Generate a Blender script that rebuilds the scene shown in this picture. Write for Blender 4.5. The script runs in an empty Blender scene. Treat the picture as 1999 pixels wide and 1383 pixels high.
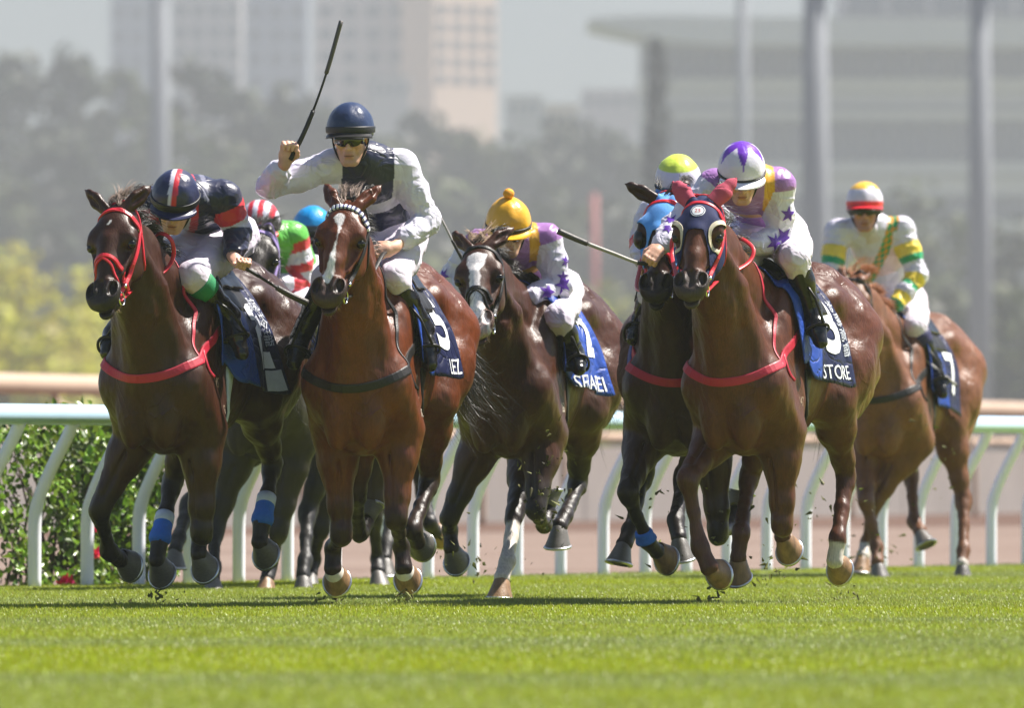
import bpy, bmesh, math, random, os
import numpy as np
from mathutils import Vector, Matrix
from mathutils.bvhtree import BVHTree

# ------------------------------------------------------------------ camera, sky, sun, exposure
SC = bpy.context.scene
COL = SC.collection
FPX = 22211.0; CX = 999.5; HY = 920.0; CAMH = 0.673
cam_data = bpy.data.cameras.new('camera')
cam_data.lens = 400.0
cam_data.sensor_width = 36.0
cam_data.clip_start = 1.0
cam_data.clip_end = 9000.0
cam_data.dof.use_dof = True
cam_data.dof.focus_distance = 54.3
cam_data.dof.aperture_fstop = 5.6
cam = bpy.data.objects.new('camera', cam_data)
COL.objects.link(cam)
cam.location = (0, 0, CAMH)
cam.rotation_euler = (math.radians(90) + (HY - 691.5) / FPX, 0, 0)
SC.camera = cam

SUN_EL = math.radians(56); SUN_AZ = math.radians(22)      # to the right of the view and a little behind the horses
SUN_DIR = Vector((math.cos(SUN_AZ) * math.cos(SUN_EL), math.sin(SUN_AZ) * math.cos(SUN_EL), math.sin(SUN_EL)))
world = bpy.data.worlds.new('World')
SC.world = world
world.use_nodes = True
_nt = world.node_tree
_bg = _nt.nodes['Background']
_sky = _nt.nodes.new('ShaderNodeTexSky')
_sky.sky_type = 'NISHITA'
_sky.sun_disc = False
_sky.sun_elevation = SUN_EL
_sky.sun_rotation = math.radians(90) - SUN_AZ
_sky.air_density = 0.7
_sky.altitude = 0
_sky.dust_density = 0.7
_sky.ozone_density = 1.0
_nt.links.new(_sky.outputs[0], _bg.inputs[0])
_bg.inputs[1].default_value = 0.06
sun_data = bpy.data.lights.new('sun', 'SUN')
sun_data.energy = 5.0
sun_data.angle = math.radians(0.9)
sun_data.color = (1.0, 0.94, 0.86)
sun = bpy.data.objects.new('sun', sun_data)
COL.objects.link(sun)
sun.rotation_euler = (-SUN_DIR).to_track_quat('-Z', 'Y').to_euler()
SC.view_settings.view_transform = 'Standard'
SC.view_settings.look = 'None'
SC.view_settings.gamma = 1
SC.view_settings.use_curve_mapping = False
SC.view_settings.exposure = 1.35
SC.render.engine = 'CYCLES'
SC.cycles.use_denoising = True
SC.cycles.max_bounces = 6
SC.cycles.diffuse_bounces = 3
SC.cycles.glossy_bounces = 3
SC.cycles.transmission_bounces = 3
SC.cycles.volume_bounces = 1
SC.cycles.sample_clamp_indirect = 6.0

HAZE_DENSITY = 0.00046
ONLY = ''
rng = np.random.default_rng(7)

def ray_dir(px, py):
    return np.array([(px - CX) / FPX, 1.0, (HY - py) / FPX])
def P(px, py, D):
    """the point of the place that the photograph shows at pixel (px, py), D metres away"""
    return np.array([0, 0, CAMH]) + ray_dir(px, py) * D
def solve_joint(parent, px, py, L, sign):
    """joint seen at (px, py) at bone length L from its parent; sign +1 = the nearer solution"""
    d = ray_dir(px, py); o = np.array([0, 0, CAMH]) - np.asarray(parent)
    a = d @ d; b = 2 * (o @ d); c = o @ o - L * L
    disc = b * b - 4 * a * c
    if disc <= 0:
        Y = -b / (2 * a)
    else:
        r = math.sqrt(disc)
        Y = (-b - r) / (2 * a) if sign > 0 else (-b + r) / (2 * a)
    return np.array([0, 0, CAMH]) + d * Y

def V(*a):
    return np.array(a if len(a) > 1 else a[0], dtype=float)
def unit(v):
    v = np.asarray(v, float); n = np.linalg.norm(v)
    return v / n if n > 1e-9 else v
def lerp(a, b, t):
    return np.asarray(a) * (1 - t) + np.asarray(b) * t
def srgb(r, g, b):
    f = lambda c: ((c / 255 + 0.055) / 1.055) ** 2.4 if c / 255 > 0.04045 else c / 255 / 12.92
    return np.array([f(r), f(g), f(b)])

# ------------------------------------------------------------------ noise
def _hash(ix, iy, iz, seed):
    h = (ix.astype(np.uint32) * np.uint32(374761393) + iy.astype(np.uint32) * np.uint32(668265263)
         + iz.astype(np.uint32) * np.uint32(2147483647 ^ 0x5bd1e995) + np.uint32((seed * 974711) & 0xffffffff))
    h = (h ^ (h >> np.uint32(13))) * np.uint32(1274126177)
    h = h ^ (h >> np.uint32(16))
    return (h & np.uint32(0xffffff)).astype(np.float32) / np.float32(0xffffff)
def vnoise(p, freq, seed=1):
    q = np.asarray(p, np.float32) * np.float32(freq) + np.float32(1000)
    i = np.floor(q).astype(np.int64); f = q - i
    f = f * f * (3 - 2 * f)
    out = 0
    for dx in (0, 1):
        wx = f[:, 0] if dx else 1 - f[:, 0]
        for dy in (0, 1):
            wy = f[:, 1] if dy else 1 - f[:, 1]
            for dz in (0, 1):
                wz = f[:, 2] if dz else 1 - f[:, 2]
                out = out + wx * wy * wz * _hash(i[:, 0] + dx, i[:, 1] + dy, i[:, 2] + dz, seed)
    return out * 2 - 1

# ------------------------------------------------------------------ signed-distance bodies and their surface
class Body:
    def __init__(self):
        self.prims = []
    def cone(self, a, b, ra, rb, k=0.03, ratio=1.0, u=None, op=1):
        self.prims.append(('c', V(a), V(b), ra, rb, k, ratio, None if u is None else unit(u), op))
    def chain(self, pts, rs, k=0.03, ratio=1.0, u=None):
        for i in range(len(pts) - 1):
            self.cone(pts[i], pts[i + 1], rs[i], rs[i + 1], k, ratio, u)
    def ell(self, c, r, R=None, k=0.03, op=1):
        self.prims.append(('e', V(c), V(r), np.eye(3) if R is None else np.asarray(R, float), k, op))
    def bbox(self):
        lo = np.full(3, 1e9); hi = -lo
        for p in self.prims:
            if p[-1] < 0: continue
            l, h = self._pb(p)
            lo = np.minimum(lo, l); hi = np.maximum(hi, h)
        return lo, hi
    def _pb(self, p):
        if p[0] == 'c':
            return np.minimum(p[1] - p[3], p[2] - p[4]), np.maximum(p[1] + p[3], p[2] + p[4])
        e = np.sqrt(((p[3] * p[2][:, None]) ** 2).sum(0))     # rows of R are the axes
        return p[1] - e, p[1] + e
    @staticmethod
    def _dist(p, X, Y, Z):
        if p[0] == 'c':
            a, b, ra, rb, k, ratio, u = p[1:8]
            qx, qy, qz = X - a[0], Y - a[1], Z - a[2]
            ba = b - a
            if u is not None and ratio != 1.0:
                s = 1.0 / ratio - 1.0
                w = (qx * u[0] + qy * u[1] + qz * u[2]) * s
                qx = qx + w * u[0]; qy = qy + w * u[1]; qz = qz + w * u[2]
                ba = ba + s * (ba @ u) * u
            L2 = max(ba @ ba, 1e-9)
            t = np.clip((qx * ba[0] + qy * ba[1] + qz * ba[2]) / L2, 0, 1)
            return np.sqrt((qx - t * ba[0]) ** 2 + (qy - t * ba[1]) ** 2 + (qz - t * ba[2]) ** 2) - (ra + t * (rb - ra))
        c, r, R = p[1:4]
        qx, qy, qz = X - c[0], Y - c[1], Z - c[2]
        l = [(qx * R[i][0] + qy * R[i][1] + qz * R[i][2]) / r[i] for i in range(3)]
        k0 = np.sqrt(l[0] ** 2 + l[1] ** 2 + l[2] ** 2)
        k1 = np.sqrt((l[0] / r[0]) ** 2 + (l[1] / r[1]) ** 2 + (l[2] / r[2]) ** 2) + 1e-9
        return k0 * (k0 - 1) / k1
    def mesh(self, xs, ys, zs):
        xs, ys, zs = [np.asarray(v, np.float32) for v in (xs, ys, zs)]
        F = np.full((len(xs), len(ys), len(zs)), 9.0, np.float32)
        for p in self.prims:
            k = p[5] if p[0] == 'c' else p[4]
            lo, hi = self._pb(p)
            m = k + 0.03
            sl = []
            for v, l, h in zip((xs, ys, zs), lo, hi):
                i0 = max(int(np.searchsorted(v, l - m)) - 1, 0); i1 = min(int(np.searchsorted(v, h + m)) + 1, len(v))
                sl.append(slice(i0, i1))
            if any(s.stop <= s.start for s in sl): continue
            d = self._dist(p, xs[sl[0]][:, None, None], ys[sl[1]][None, :, None], zs[sl[2]][None, None, :]).astype(np.float32)
            f = F[tuple(sl)]
            if p[-1] > 0:
                h = np.maximum(k - np.abs(f - d), 0) / k
                F[tuple(sl)] = np.minimum(f, d) - h * h * k * 0.25
            else:
                d = -d
                h = np.maximum(k - np.abs(f - d), 0) / k
                F[tuple(sl)] = np.maximum(f, d) + h * h * k * 0.25
        return surface_nets(F, xs, ys, zs)

def surface_nets(F, xs, ys, zs):
    S = F < 0
    n = np.zeros(tuple(s - 1 for s in F.shape), np.int8)
    for a in (0, 1):
        for b in (0, 1):
            for c in (0, 1):
                n += S[a:S.shape[0] - 1 + a, b:S.shape[1] - 1 + b, c:S.shape[2] - 1 + c]
    act = np.argwhere((n > 0) & (n < 8))
    idg = np.full(n.shape, -1, np.int32)
    idg[act[:, 0], act[:, 1], act[:, 2]] = np.arange(len(act))
    acc = np.zeros((len(act), 3), np.float64); cnt = np.zeros(len(act))
    crd = (xs, ys, zs)
    for ax in range(3):
        o1, o2 = [i for i in range(3) if i != ax]
        for a in (0, 1):
            for b in (0, 1):
                c0 = act.copy(); c0[:, o1] += a; c0[:, o2] += b
                c1 = c0.copy(); c1[:, ax] += 1
                v0 = F[c0[:, 0], c0[:, 1], c0[:, 2]]; v1 = F[c1[:, 0], c1[:, 1], c1[:, 2]]
                m = (v0 < 0) != (v1 < 0)
                t = v0[m] / (v0[m] - v1[m])
                pos = np.stack([crd[i][c0[m][:, i]] for i in range(3)], 1).astype(np.float64)
                pos[:, ax] += t * (crd[ax][c1[m][:, ax]] - crd[ax][c0[m][:, ax]])
                acc[m] += pos; cnt[m] += 1
    verts = acc / np.maximum(cnt, 1)[:, None]
    quads = []
    for ax in range(3):
        o1, o2 = [(1, 2), (2, 0), (0, 1)][ax]
        A = np.take(S, range(S.shape[ax] - 1), ax); B = np.take(S, range(1, S.shape[ax]), ax)
        e = np.argwhere(A != B)
        e = e[(e[:, o1] > 0) & (e[:, o2] > 0) & (e[:, o1] < S.shape[o1] - 1) & (e[:, o2] < S.shape[o2] - 1)]
        fl = S[e[:, 0], e[:, 1], e[:, 2]]
        q = []
        for d1, d2 in ((1, 1), (0, 1), (0, 0), (1, 0)):
            c = e.copy(); c[:, o1] -= d1; c[:, o2] -= d2
            q.append(idg[c[:, 0], c[:, 1], c[:, 2]])
        q = np.stack(q, 1)
        q[~fl] = q[~fl][:, ::-1]
        quads.append(q)
    Q = np.concatenate(quads)
    Q = Q[(Q >= 0).all(1)]
    return verts, Q

def smooth(verts, Q, it=1, w=0.5):
    e = np.concatenate([Q[:, [0, 1]], Q[:, [1, 2]], Q[:, [2, 3]], Q[:, [3, 0]]])
    for _ in range(it):
        acc = np.zeros_like(verts); cnt = np.zeros(len(verts))
        for i, j in ((0, 1), (1, 0)):
            for d in range(3):
                acc[:, d] += np.bincount(e[:, i], verts[e[:, j], d], len(verts))
            cnt += np.bincount(e[:, i], minlength=len(verts))
        verts = verts * (1 - w) + w * acc / np.maximum(cnt, 1)[:, None]
    return verts

def grid_axis(lo, hi, step, fine=None):
    """coordinates from lo to hi; fine = (a, b, step) makes one stretch denser"""
    if fine is None:
        return np.arange(lo, hi + step, step)
    a, b, s = fine
    out = [lo]
    while out[-1] < hi:
        x = out[-1]
        out.append(x + (s if a - 0.02 < x < b else step))
    return np.array(out)

def vnormals(verts, Q):
    a = verts[Q[:, 2]] - verts[Q[:, 0]]; b = verts[Q[:, 3]] - verts[Q[:, 1]]
    fn = np.cross(a, b)
    n = np.zeros_like(verts)
    for i in range(4):
        for d in range(3):
            n[:, d] += np.bincount(Q[:, i], fn[:, d], len(verts))
    return n / (np.linalg.norm(n, axis=1)[:, None] + 1e-12)

# ------------------------------------------------------------------ mesh objects
def make_mesh(name, verts, faces, mats=None, fmat=None, col=None, smooth_shade=True):
    me = bpy.data.meshes.new(name)
    verts = np.asarray(verts, np.float32)
    if isinstance(faces, np.ndarray):
        nf, k = faces.shape
        me.vertices.add(len(verts)); me.vertices.foreach_set('co', verts.ravel())
        me.loops.add(nf * k); me.loops.foreach_set('vertex_index', faces.astype(np.int32).ravel())
        me.polygons.add(nf)
        me.polygons.foreach_set('loop_start', np.arange(0, nf * k, k, dtype=np.int32))
        me.polygons.foreach_set('loop_total', np.full(nf, k, np.int32))
        me.update(calc_edges=True)
    else:
        me.from_pydata([tuple(map(float, v)) for v in verts], [], [tuple(map(int, f)) for f in faces])
    for m in (mats if isinstance(mats, (list, tuple)) else [mats] if mats else []):
        me.materials.append(m)
    if fmat is not None:
        me.polygons.foreach_set('material_index', np.asarray(fmat, np.int32))
    if smooth_shade:
        me.polygons.foreach_set('use_smooth', np.ones(len(me.polygons), bool))
    if col is not None:
        a = me.color_attributes.new('col', 'FLOAT_COLOR', 'POINT')
        c = np.ones((len(verts), 4), np.float32); c[:, :3] = col
        a.data.foreach_set('color', c.ravel())
    me.update()
    return me
def link(name, me, parent=None, loc=None):
    o = bpy.data.objects.new(name, me)
    COL.objects.link(o)
    if parent is not None: o.parent = parent
    if loc is not None: o.location = loc
    return o
def obj(name, verts, faces, mats=None, parent=None, **kw):
    return link(name, make_mesh(name, verts, faces, mats, **kw), parent)
def empty(name, loc=(0, 0, 0), rz=0.0):
    o = bpy.data.objects.new(name, None)
    o.empty_display_size = 0.1
    COL.objects.link(o); o.location = [float(c) for c in loc]; o.rotation_euler = (0, 0, rz)
    return o
def tag(o, label=None, cat=None, group=None, kind=None):
    if label: o['label'] = label
    if cat: o['category'] = cat
    if group: o['group'] = group
    if kind: o['kind'] = kind
    return o

class MB:
    """collects simple shapes; build() links them as one mesh object"""
    def __init__(self): self.v = []; self.f = []; self.m = []; self.mi = 0
    def add(self, v, f):
        n = len(self.v); self.v += [tuple(map(float, p)) for p in v]; self.f += [tuple(int(i) + n for i in q) for q in f]; self.m += [self.mi] * len(f)
    def box(self, lo, hi, R=None, c=None):
        x0, y0, z0 = lo; x1, y1, z1 = hi
        v = np.array([(x0, y0, z0), (x1, y0, z0), (x1, y1, z0), (x0, y1, z0), (x0, y0, z1), (x1, y0, z1), (x1, y1, z1), (x0, y1, z1)], float)
        if R is not None: v = v @ np.asarray(R).T
        if c is not None: v = v + V(c)
        self.add(v, [(0, 3, 2, 1), (4, 5, 6, 7), (0, 1, 5, 4), (1, 2, 6, 5), (2, 3, 7, 6), (3, 0, 4, 7)])
    def tube(self, pts, r, n=8, flat=1.0, up=None, cap=True):
        pts = [V(p) for p in pts]; rs = r if hasattr(r, '__len__') else [r] * len(pts)
        rings = []; prev = None
        for i, p in enumerate(pts):
            t = unit(pts[min(i + 1, len(pts) - 1)] - pts[max(i - 1, 0)])
            if up is not None: a = unit(np.cross(t, up))
            elif prev is None: a = unit(np.cross(t, [0, 0, 1] if abs(t[2]) < 0.9 else [1, 0, 0]))
            else: a = unit(prev - t * (prev @ t))
            prev = a; b = np.cross(t, a)
            rings.append([p + rs[i] * (math.cos(w) * a + flat * math.sin(w) * b) for w in np.arange(n) * 2 * math.pi / n])
        v = [q for r_ in rings for q in r_]; f = []
        for i in range(len(pts) - 1):
            for j in range(n):
                f.append((i * n + j, i * n + (j + 1) % n, (i + 1) * n + (j + 1) % n, (i + 1) * n + j))
        if cap:
            f.append(tuple(range(n))[::-1]); f.append(tuple(range((len(pts) - 1) * n, len(pts) * n)))
        self.add(v, f)
    def build(self, name, mats, parent=None, smooth_shade=True):
        me = make_mesh(name, self.v, self.f, mats, fmat=self.m, smooth_shade=smooth_shade)
        return link(name, me, parent)

def spline(pts, n=24, closed=False):
    P_ = [V(p) for p in pts]
    if closed: P_ = [P_[-1]] + P_ + P_[:2]
    else: P_ = [2 * P_[0] - P_[1]] + P_ + [2 * P_[-1] - P_[-2]]
    seg = len(P_) - 3; out = []
    for i in range(n if not closed else n):
        u = i / ((n - 1) if not closed else n) * seg
        k = min(int(u), seg - 1); t = u - k
        p0, p1, p2, p3 = P_[k:k + 4]
        out.append(0.5 * ((2 * p1) + (p2 - p0) * t + (2 * p0 - 5 * p1 + 4 * p2 - p3) * t * t + (3 * p1 - p0 - 3 * p2 + p3) * t ** 3))
    return out

def bvh_of(verts, Q):
    return BVHTree.FromPolygons([tuple(v) for v in verts], [tuple(q) for q in Q.tolist()])
def snap(bvh, p, off=0.0):
    loc, nor, _, _ = bvh.find_nearest(Vector(p))
    return V(loc) + V(nor) * off, V(nor)

def ribbon(pts, nors, width, thick, closed=False):
    """flat strap along pts lying on a surface with normals nors -> (verts, faces)"""
    n = len(pts); v = []
    ws = width if hasattr(width, '__len__') else [width] * n
    for i in range(n):
        a = pts[(i - 1) % n] if closed or i > 0 else pts[i]; b = pts[(i + 1) % n] if closed or i < n - 1 else pts[i]
        t = unit(V(b) - V(a)); nn = unit(nors[i] - t * (nors[i] @ t)); s = np.cross(t, nn)
        w = ws[i] / 2; h = thick
        for x, y in ((-w, -0.004), (-w, h * 0.6), (-w * 0.72, h), (w * 0.72, h), (w, h * 0.6), (w, -0.004)):
            v.append(pts[i] + s * x + nn * y)
    f = []; m = n if closed else n - 1
    for i in range(m):
        j = (i + 1) % n
        for k in range(6):
            f.append((i * 6 + k, j * 6 + k, j * 6 + (k + 1) % 6, i * 6 + (k + 1) % 6))
    if not closed:
        f.append((0, 1, 2, 3, 4, 5)); f.append(tuple((n - 1) * 6 + k for k in (5, 4, 3, 2, 1, 0)))
    return np.array(v), f
def strap(name, path, bvh, width, thick, mat, parent, n=36, closed=False, off=0.001, relax=2):
    pts = spline(path, n, closed); P2 = []; N2 = []
    for p in pts:
        q, nn = snap(bvh, p, off); P2.append(q); N2.append(nn)
    for _ in range(relax):
        N2 = [unit(N2[max(i - 1, 0)] + 2 * N2[i] + N2[min(i + 1, n - 1)]) for i in range(n)]
        P2 = [P2[i] if (not closed and i in (0, n - 1)) else P2[i] * 0.5 + 0.25 * (P2[(i - 1) % n] + P2[(i + 1) % n]) for i in range(n)]
        P2 = [max((p, snap(bvh, p, off)[0]), key=lambda q: (q - p) @ nn) for p, nn in zip(P2, N2)]
    v, f = ribbon(P2, N2, width, thick, closed)
    return obj(name, v, f, mat, parent, smooth_shade=False)

# ------------------------------------------------------------------ flat print laid on a curved surface
def poly_mesh(loops, maxlen):
    """triangulated, subdivided 2D polygon (list of outlines) -> verts2d, faces"""
    bm = bmesh.new()
    for lp in loops:
        vs = [bm.verts.new((x, y, 0)) for x, y in lp]
        for i in range(len(vs)): bm.edges.new((vs[i], vs[(i + 1) % len(vs)]))
    bmesh.ops.triangle_fill(bm, use_beauty=True, use_dissolve=False, edges=bm.edges[:])
    return _refine(bm, maxlen)
def _refine(bm, maxlen):
    for _ in range(4):
        L = [e for e in bm.edges if e.calc_length() > maxlen]
        if not L: break
        bmesh.ops.subdivide_edges(bm, edges=L, cuts=1)
        bmesh.ops.triangulate(bm, faces=bm.faces[:])
    bm.verts.index_update()
    v = np.array([(q.co.x, q.co.y) for q in bm.verts]); f = [tuple(w.index for w in q.verts) for q in bm.faces]
    bm.free()
    return v, f
def text_mesh(txt, size, maxlen, bold=0.0, sx=1.0):
    cu = bpy.data.curves.new('lettering', 'FONT'); cu.body = txt; cu.size = size; cu.align_x = 'CENTER'; cu.align_y = 'CENTER'
    cu.offset = bold; cu.resolution_u = 3
    o = bpy.data.objects.new('lettering', cu); COL.objects.link(o)
    dg = bpy.context.evaluated_depsgraph_get(); dg.update()
    me = o.evaluated_get(dg).to_mesh()
    bm = bmesh.new(); bm.from_mesh(me)
    o.evaluated_get(dg).to_mesh_clear()
    bpy.data.objects.remove(o); bpy.data.curves.remove(cu)
    bmesh.ops.remove_doubles(bm, verts=bm.verts[:], dist=1e-6)
    bmesh.ops.triangulate(bm, faces=bm.faces[:])
    v, f = _refine(bm, maxlen)
    if len(v): v[:, 0] *= sx
    return v, f
def decal(name, v2, f, bvh, o, right, up, mat, parent, off=0.003, depth=0.4):
    """print the flat shape on the surface: project along -(right x up) from the frame (o, right, up)"""
    right = unit(right); nrm = unit(np.cross(right, up)); up = np.cross(nrm, right)
    out = []; ok = []
    for x, y in v2:
        p = V(o) + right * x + up * y
        h = bvh.ray_cast(Vector(p + nrm * depth), Vector(-nrm), depth * 2)
        if h[0] is None:
            q, nn = snap(bvh, p, off); out.append(q); ok.append(False)
        else: out.append(V(h[0]) + V(h[1]) * off); ok.append(True)
    f = [t for t in f if all(ok[i] for i in t)]
    if not f: return None
    return obj(name, np.array(out), f, mat, parent)

# ------------------------------------------------------------------ materials
def nodes_of(name):
    m = bpy.data.materials.new(name); m.use_nodes = True
    nt = m.node_tree; b = nt.nodes['Principled BSDF']
    return m, nt, b
def N(nt, t, **kw):
    n = nt.nodes.new(t)
    for k, v in kw.items(): setattr(n, k, v)
    return n
def crease(nt, b, vec, scale=11.0, strength=.5, dist=.012, prev=None):
    """sharp creases of thin cloth added to a material's bump"""
    n = N(nt, 'ShaderNodeTexNoise'); n.inputs['Scale'].default_value = scale; n.inputs['Detail'].default_value = 2; n.inputs['Distortion'].default_value = 1.2
    nt.links.new(vec, n.inputs['Vector'])
    s = N(nt, 'ShaderNodeMath', operation='SUBTRACT'); s.inputs[1].default_value = .5; nt.links.new(n.outputs[0], s.inputs[0])
    a = N(nt, 'ShaderNodeMath', operation='ABSOLUTE'); nt.links.new(s.outputs[0], a.inputs[0])
    r = N(nt, 'ShaderNodeMapRange'); r.inputs[1].default_value = 0; r.inputs[2].default_value = .11; r.inputs[3].default_value = 0; r.inputs[4].default_value = 1; nt.links.new(a.outputs[0], r.inputs[0])
    p = N(nt, 'ShaderNodeMath', operation='POWER'); p.inputs[1].default_value = .7; nt.links.new(r.outputs[0], p.inputs[0])
    bp = N(nt, 'ShaderNodeBump'); bp.inputs['Strength'].default_value = strength; bp.inputs['Distance'].default_value = dist
    nt.links.new(p.outputs[0], bp.inputs['Height'])
    if prev is not None: nt.links.new(prev, bp.inputs['Normal'])
    nt.links.new(bp.outputs[0], b.inputs['Normal'])
def mat(name, base, rough=0.5, metal=0.0, spec=0.5, noise=0.12, nscale=30.0, bump=0.0, bscale=200.0, coat=0.0, sheen=0.0, vcol=False, stretch=None, folds=0.0, fscale=11.0):
    m, nt, b = nodes_of(name)
    tc = N(nt, 'ShaderNodeTexCoord')
    vec = tc.outputs['Object']
    if stretch is not None:
        mp = N(nt, 'ShaderNodeMapping'); mp.inputs['Scale'].default_value = stretch
        nt.links.new(vec, mp.inputs['Vector']); vec = mp.outputs[0]
    nz = N(nt, 'ShaderNodeTexNoise'); nz.inputs['Scale'].default_value = nscale; nz.inputs['Detail'].default_value = 4
    nt.links.new(vec, nz.inputs['Vector'])
    mr = N(nt, 'ShaderNodeMapRange'); mr.inputs['From Min'].default_value = 0.25; mr.inputs['From Max'].default_value = 0.75
    mr.inputs['To Min'].default_value = 1 - noise; mr.inputs['To Max'].default_value = 1 + noise
    nt.links.new(nz.outputs[0], mr.inputs['Value'])
    mx = N(nt, 'ShaderNodeMix', data_type='RGBA', blend_type='MULTIPLY'); mx.inputs[0].default_value = 1
    if vcol:
        at = N(nt, 'ShaderNodeAttribute', attribute_name='col'); nt.links.new(at.outputs['Color'], mx.inputs[6])
    else: mx.inputs[6].default_value = (*[float(c) for c in base], 1)
    nt.links.new(mr.outputs[0], mx.inputs[7])
    nt.links.new(mx.outputs[2], b.inputs['Base Color'])
    b.inputs['Roughness'].default_value = rough; b.inputs['Metallic'].default_value = metal
    b.inputs['Specular IOR Level'].default_value = spec
    b.inputs['Coat Weight'].default_value = coat; b.inputs['Coat Roughness'].default_value = 0.15
    b.inputs['Sheen Weight'].default_value = sheen
    if bump > 0:
        n2 = N(nt, 'ShaderNodeTexNoise'); n2.inputs['Scale'].default_value = bscale; n2.inputs['Detail'].default_value = 3
        nt.links.new(vec, n2.inputs['Vector'])
        bp = N(nt, 'ShaderNodeBump'); bp.inputs['Strength'].default_value = bump; bp.inputs['Distance'].default_value = 0.01
        nt.links.new(n2.outputs[0], bp.inputs['Height']); nt.links.new(bp.outputs[0], b.inputs['Normal'])
        if folds > 0: crease(nt, b, vec, fscale, folds, .012, bp.outputs[0])
    return m
# ------------------------------------------------------------------ the place: turf, sand track, rails, hedge, trees, buildings, haze
def ground_mat(name, c1, c2, scale, bump=0.3, rough=0.9, scale2=None, dist=.05):
    m, nt, b = nodes_of(name)
    tc = N(nt, 'ShaderNodeTexCoord')
    n1 = N(nt, 'ShaderNodeTexNoise'); n1.inputs['Scale'].default_value = scale; n1.inputs['Detail'].default_value = 6
    n2 = N(nt, 'ShaderNodeTexNoise'); n2.inputs['Scale'].default_value = scale2 or scale * 20; n2.inputs['Detail'].default_value = 4
    nt.links.new(tc.outputs['Object'], n1.inputs['Vector']); nt.links.new(tc.outputs['Object'], n2.inputs['Vector'])
    ad = N(nt, 'ShaderNodeMath', operation='MULTIPLY_ADD'); ad.inputs[1].default_value = .5
    nt.links.new(n1.outputs[0], ad.inputs[0])
    mu = N(nt, 'ShaderNodeMath', operation='MULTIPLY'); mu.inputs[1].default_value = .5
    nt.links.new(n2.outputs[0], mu.inputs[0]); nt.links.new(mu.outputs[0], ad.inputs[2])
    cr = N(nt, 'ShaderNodeValToRGB'); cr.color_ramp.elements[0].position = .38; cr.color_ramp.elements[1].position = .62
    cr.color_ramp.elements[0].color = (*c1, 1); cr.color_ramp.elements[1].color = (*c2, 1)
    nt.links.new(ad.outputs[0], cr.inputs[0]); nt.links.new(cr.outputs[0], b.inputs['Base Color'])
    bp = N(nt, 'ShaderNodeBump'); bp.inputs['Strength'].default_value = bump; bp.inputs['Distance'].default_value = dist
    nt.links.new(n2.outputs[0], bp.inputs['Height']); nt.links.new(bp.outputs[0], b.inputs['Normal'])
    b.inputs['Roughness'].default_value = rough; b.inputs['Specular IOR Level'].default_value = .2
    return m
def leaf_mat(name, c, trans=0.25, rough=.55, var=.35, spec=.4):
    m, nt, b = nodes_of(name)
    oi = N(nt, 'ShaderNodeNewGeometry')
    rnd = oi.outputs['Random Per Island']
    hs = N(nt, 'ShaderNodeHueSaturation'); hs.inputs['Color'].default_value = (*c, 1)
    mr = N(nt, 'ShaderNodeMapRange'); mr.inputs['To Min'].default_value = 1 - var; mr.inputs['To Max'].default_value = 1 + var
    nt.links.new(rnd, mr.inputs['Value']); nt.links.new(mr.outputs[0], hs.inputs['Value'])
    mh = N(nt, 'ShaderNodeMapRange'); mh.inputs['To Min'].default_value = .475; mh.inputs['To Max'].default_value = .52
    nt.links.new(rnd, mh.inputs['Value']); nt.links.new(mh.outputs[0], hs.inputs['Hue'])
    nt.links.new(hs.outputs[0], b.inputs['Base Color'])
    b.inputs['Roughness'].default_value = rough; b.inputs['Specular IOR Level'].default_value = spec
    tr = N(nt, 'ShaderNodeBsdfTranslucent'); nt.links.new(hs.outputs[0], tr.inputs[0])
    mx = N(nt, 'ShaderNodeMixShader'); mx.inputs[0].default_value = trans
    out = nt.nodes['Material Output']
    nt.links.new(b.outputs[0], mx.inputs[1]); nt.links.new(tr.outputs[0], mx.inputs[2]); nt.links.new(mx.outputs[0], out.inputs[0])
    return m

KD = 1.78            # how far the distance lies behind the course
RX0, RY0, RSL = -2.576, 63.6, 0.4207
def rail_x(Y): return RX0 + RSL * (Y - RY0)
RD = unit(V(RSL, 1, 0)); RN = V(RD[1], -RD[0], 0)        # along the rail; towards the horses
def rail_pt(Y, off=0, z=0): return V(rail_x(Y), Y, z) + RN * off

sand = ground_mat('sand_track', srgb(108, 90, 80), srgb(128, 112, 102), .25, .5, scale2=9)
brown = ground_mat('harrowed_brown_earth', srgb(82, 60, 50), srgb(100, 78, 66), .2, .5, scale2=6)
turf_m = ground_mat('turf_soil_and_thatch', srgb(126, 138, 38), srgb(150, 158, 50), .8, .5, scale2=40)
tag(obj('ground', [(-1800, -20, -.012), (1800, -20, -.012), (1800, 4300, -.012), (-1800, 4300, -.012)], [(0, 1, 2, 3)], ground_mat('pale_gravel_ground', srgb(120, 112, 104), srgb(138, 130, 120), .1), smooth_shade=False), kind='structure')
def strip(name, a, b, y0, y1, z, m):
    v = [rail_pt(y0, a, z), rail_pt(y0, b, z), rail_pt(y1, b, z), rail_pt(y1, a, z)]
    return tag(obj(name, v, [(0, 1, 2, 3)], m, smooth_shade=False), kind='structure')
strip('sand_track', -75, -.30, -19, 700, -.008, sand)
strip('brown_track', -75, -22, -19, 700, -.004, brown)
strip('turf', -.36, 70, -19, 700, 0, turf_m)

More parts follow.
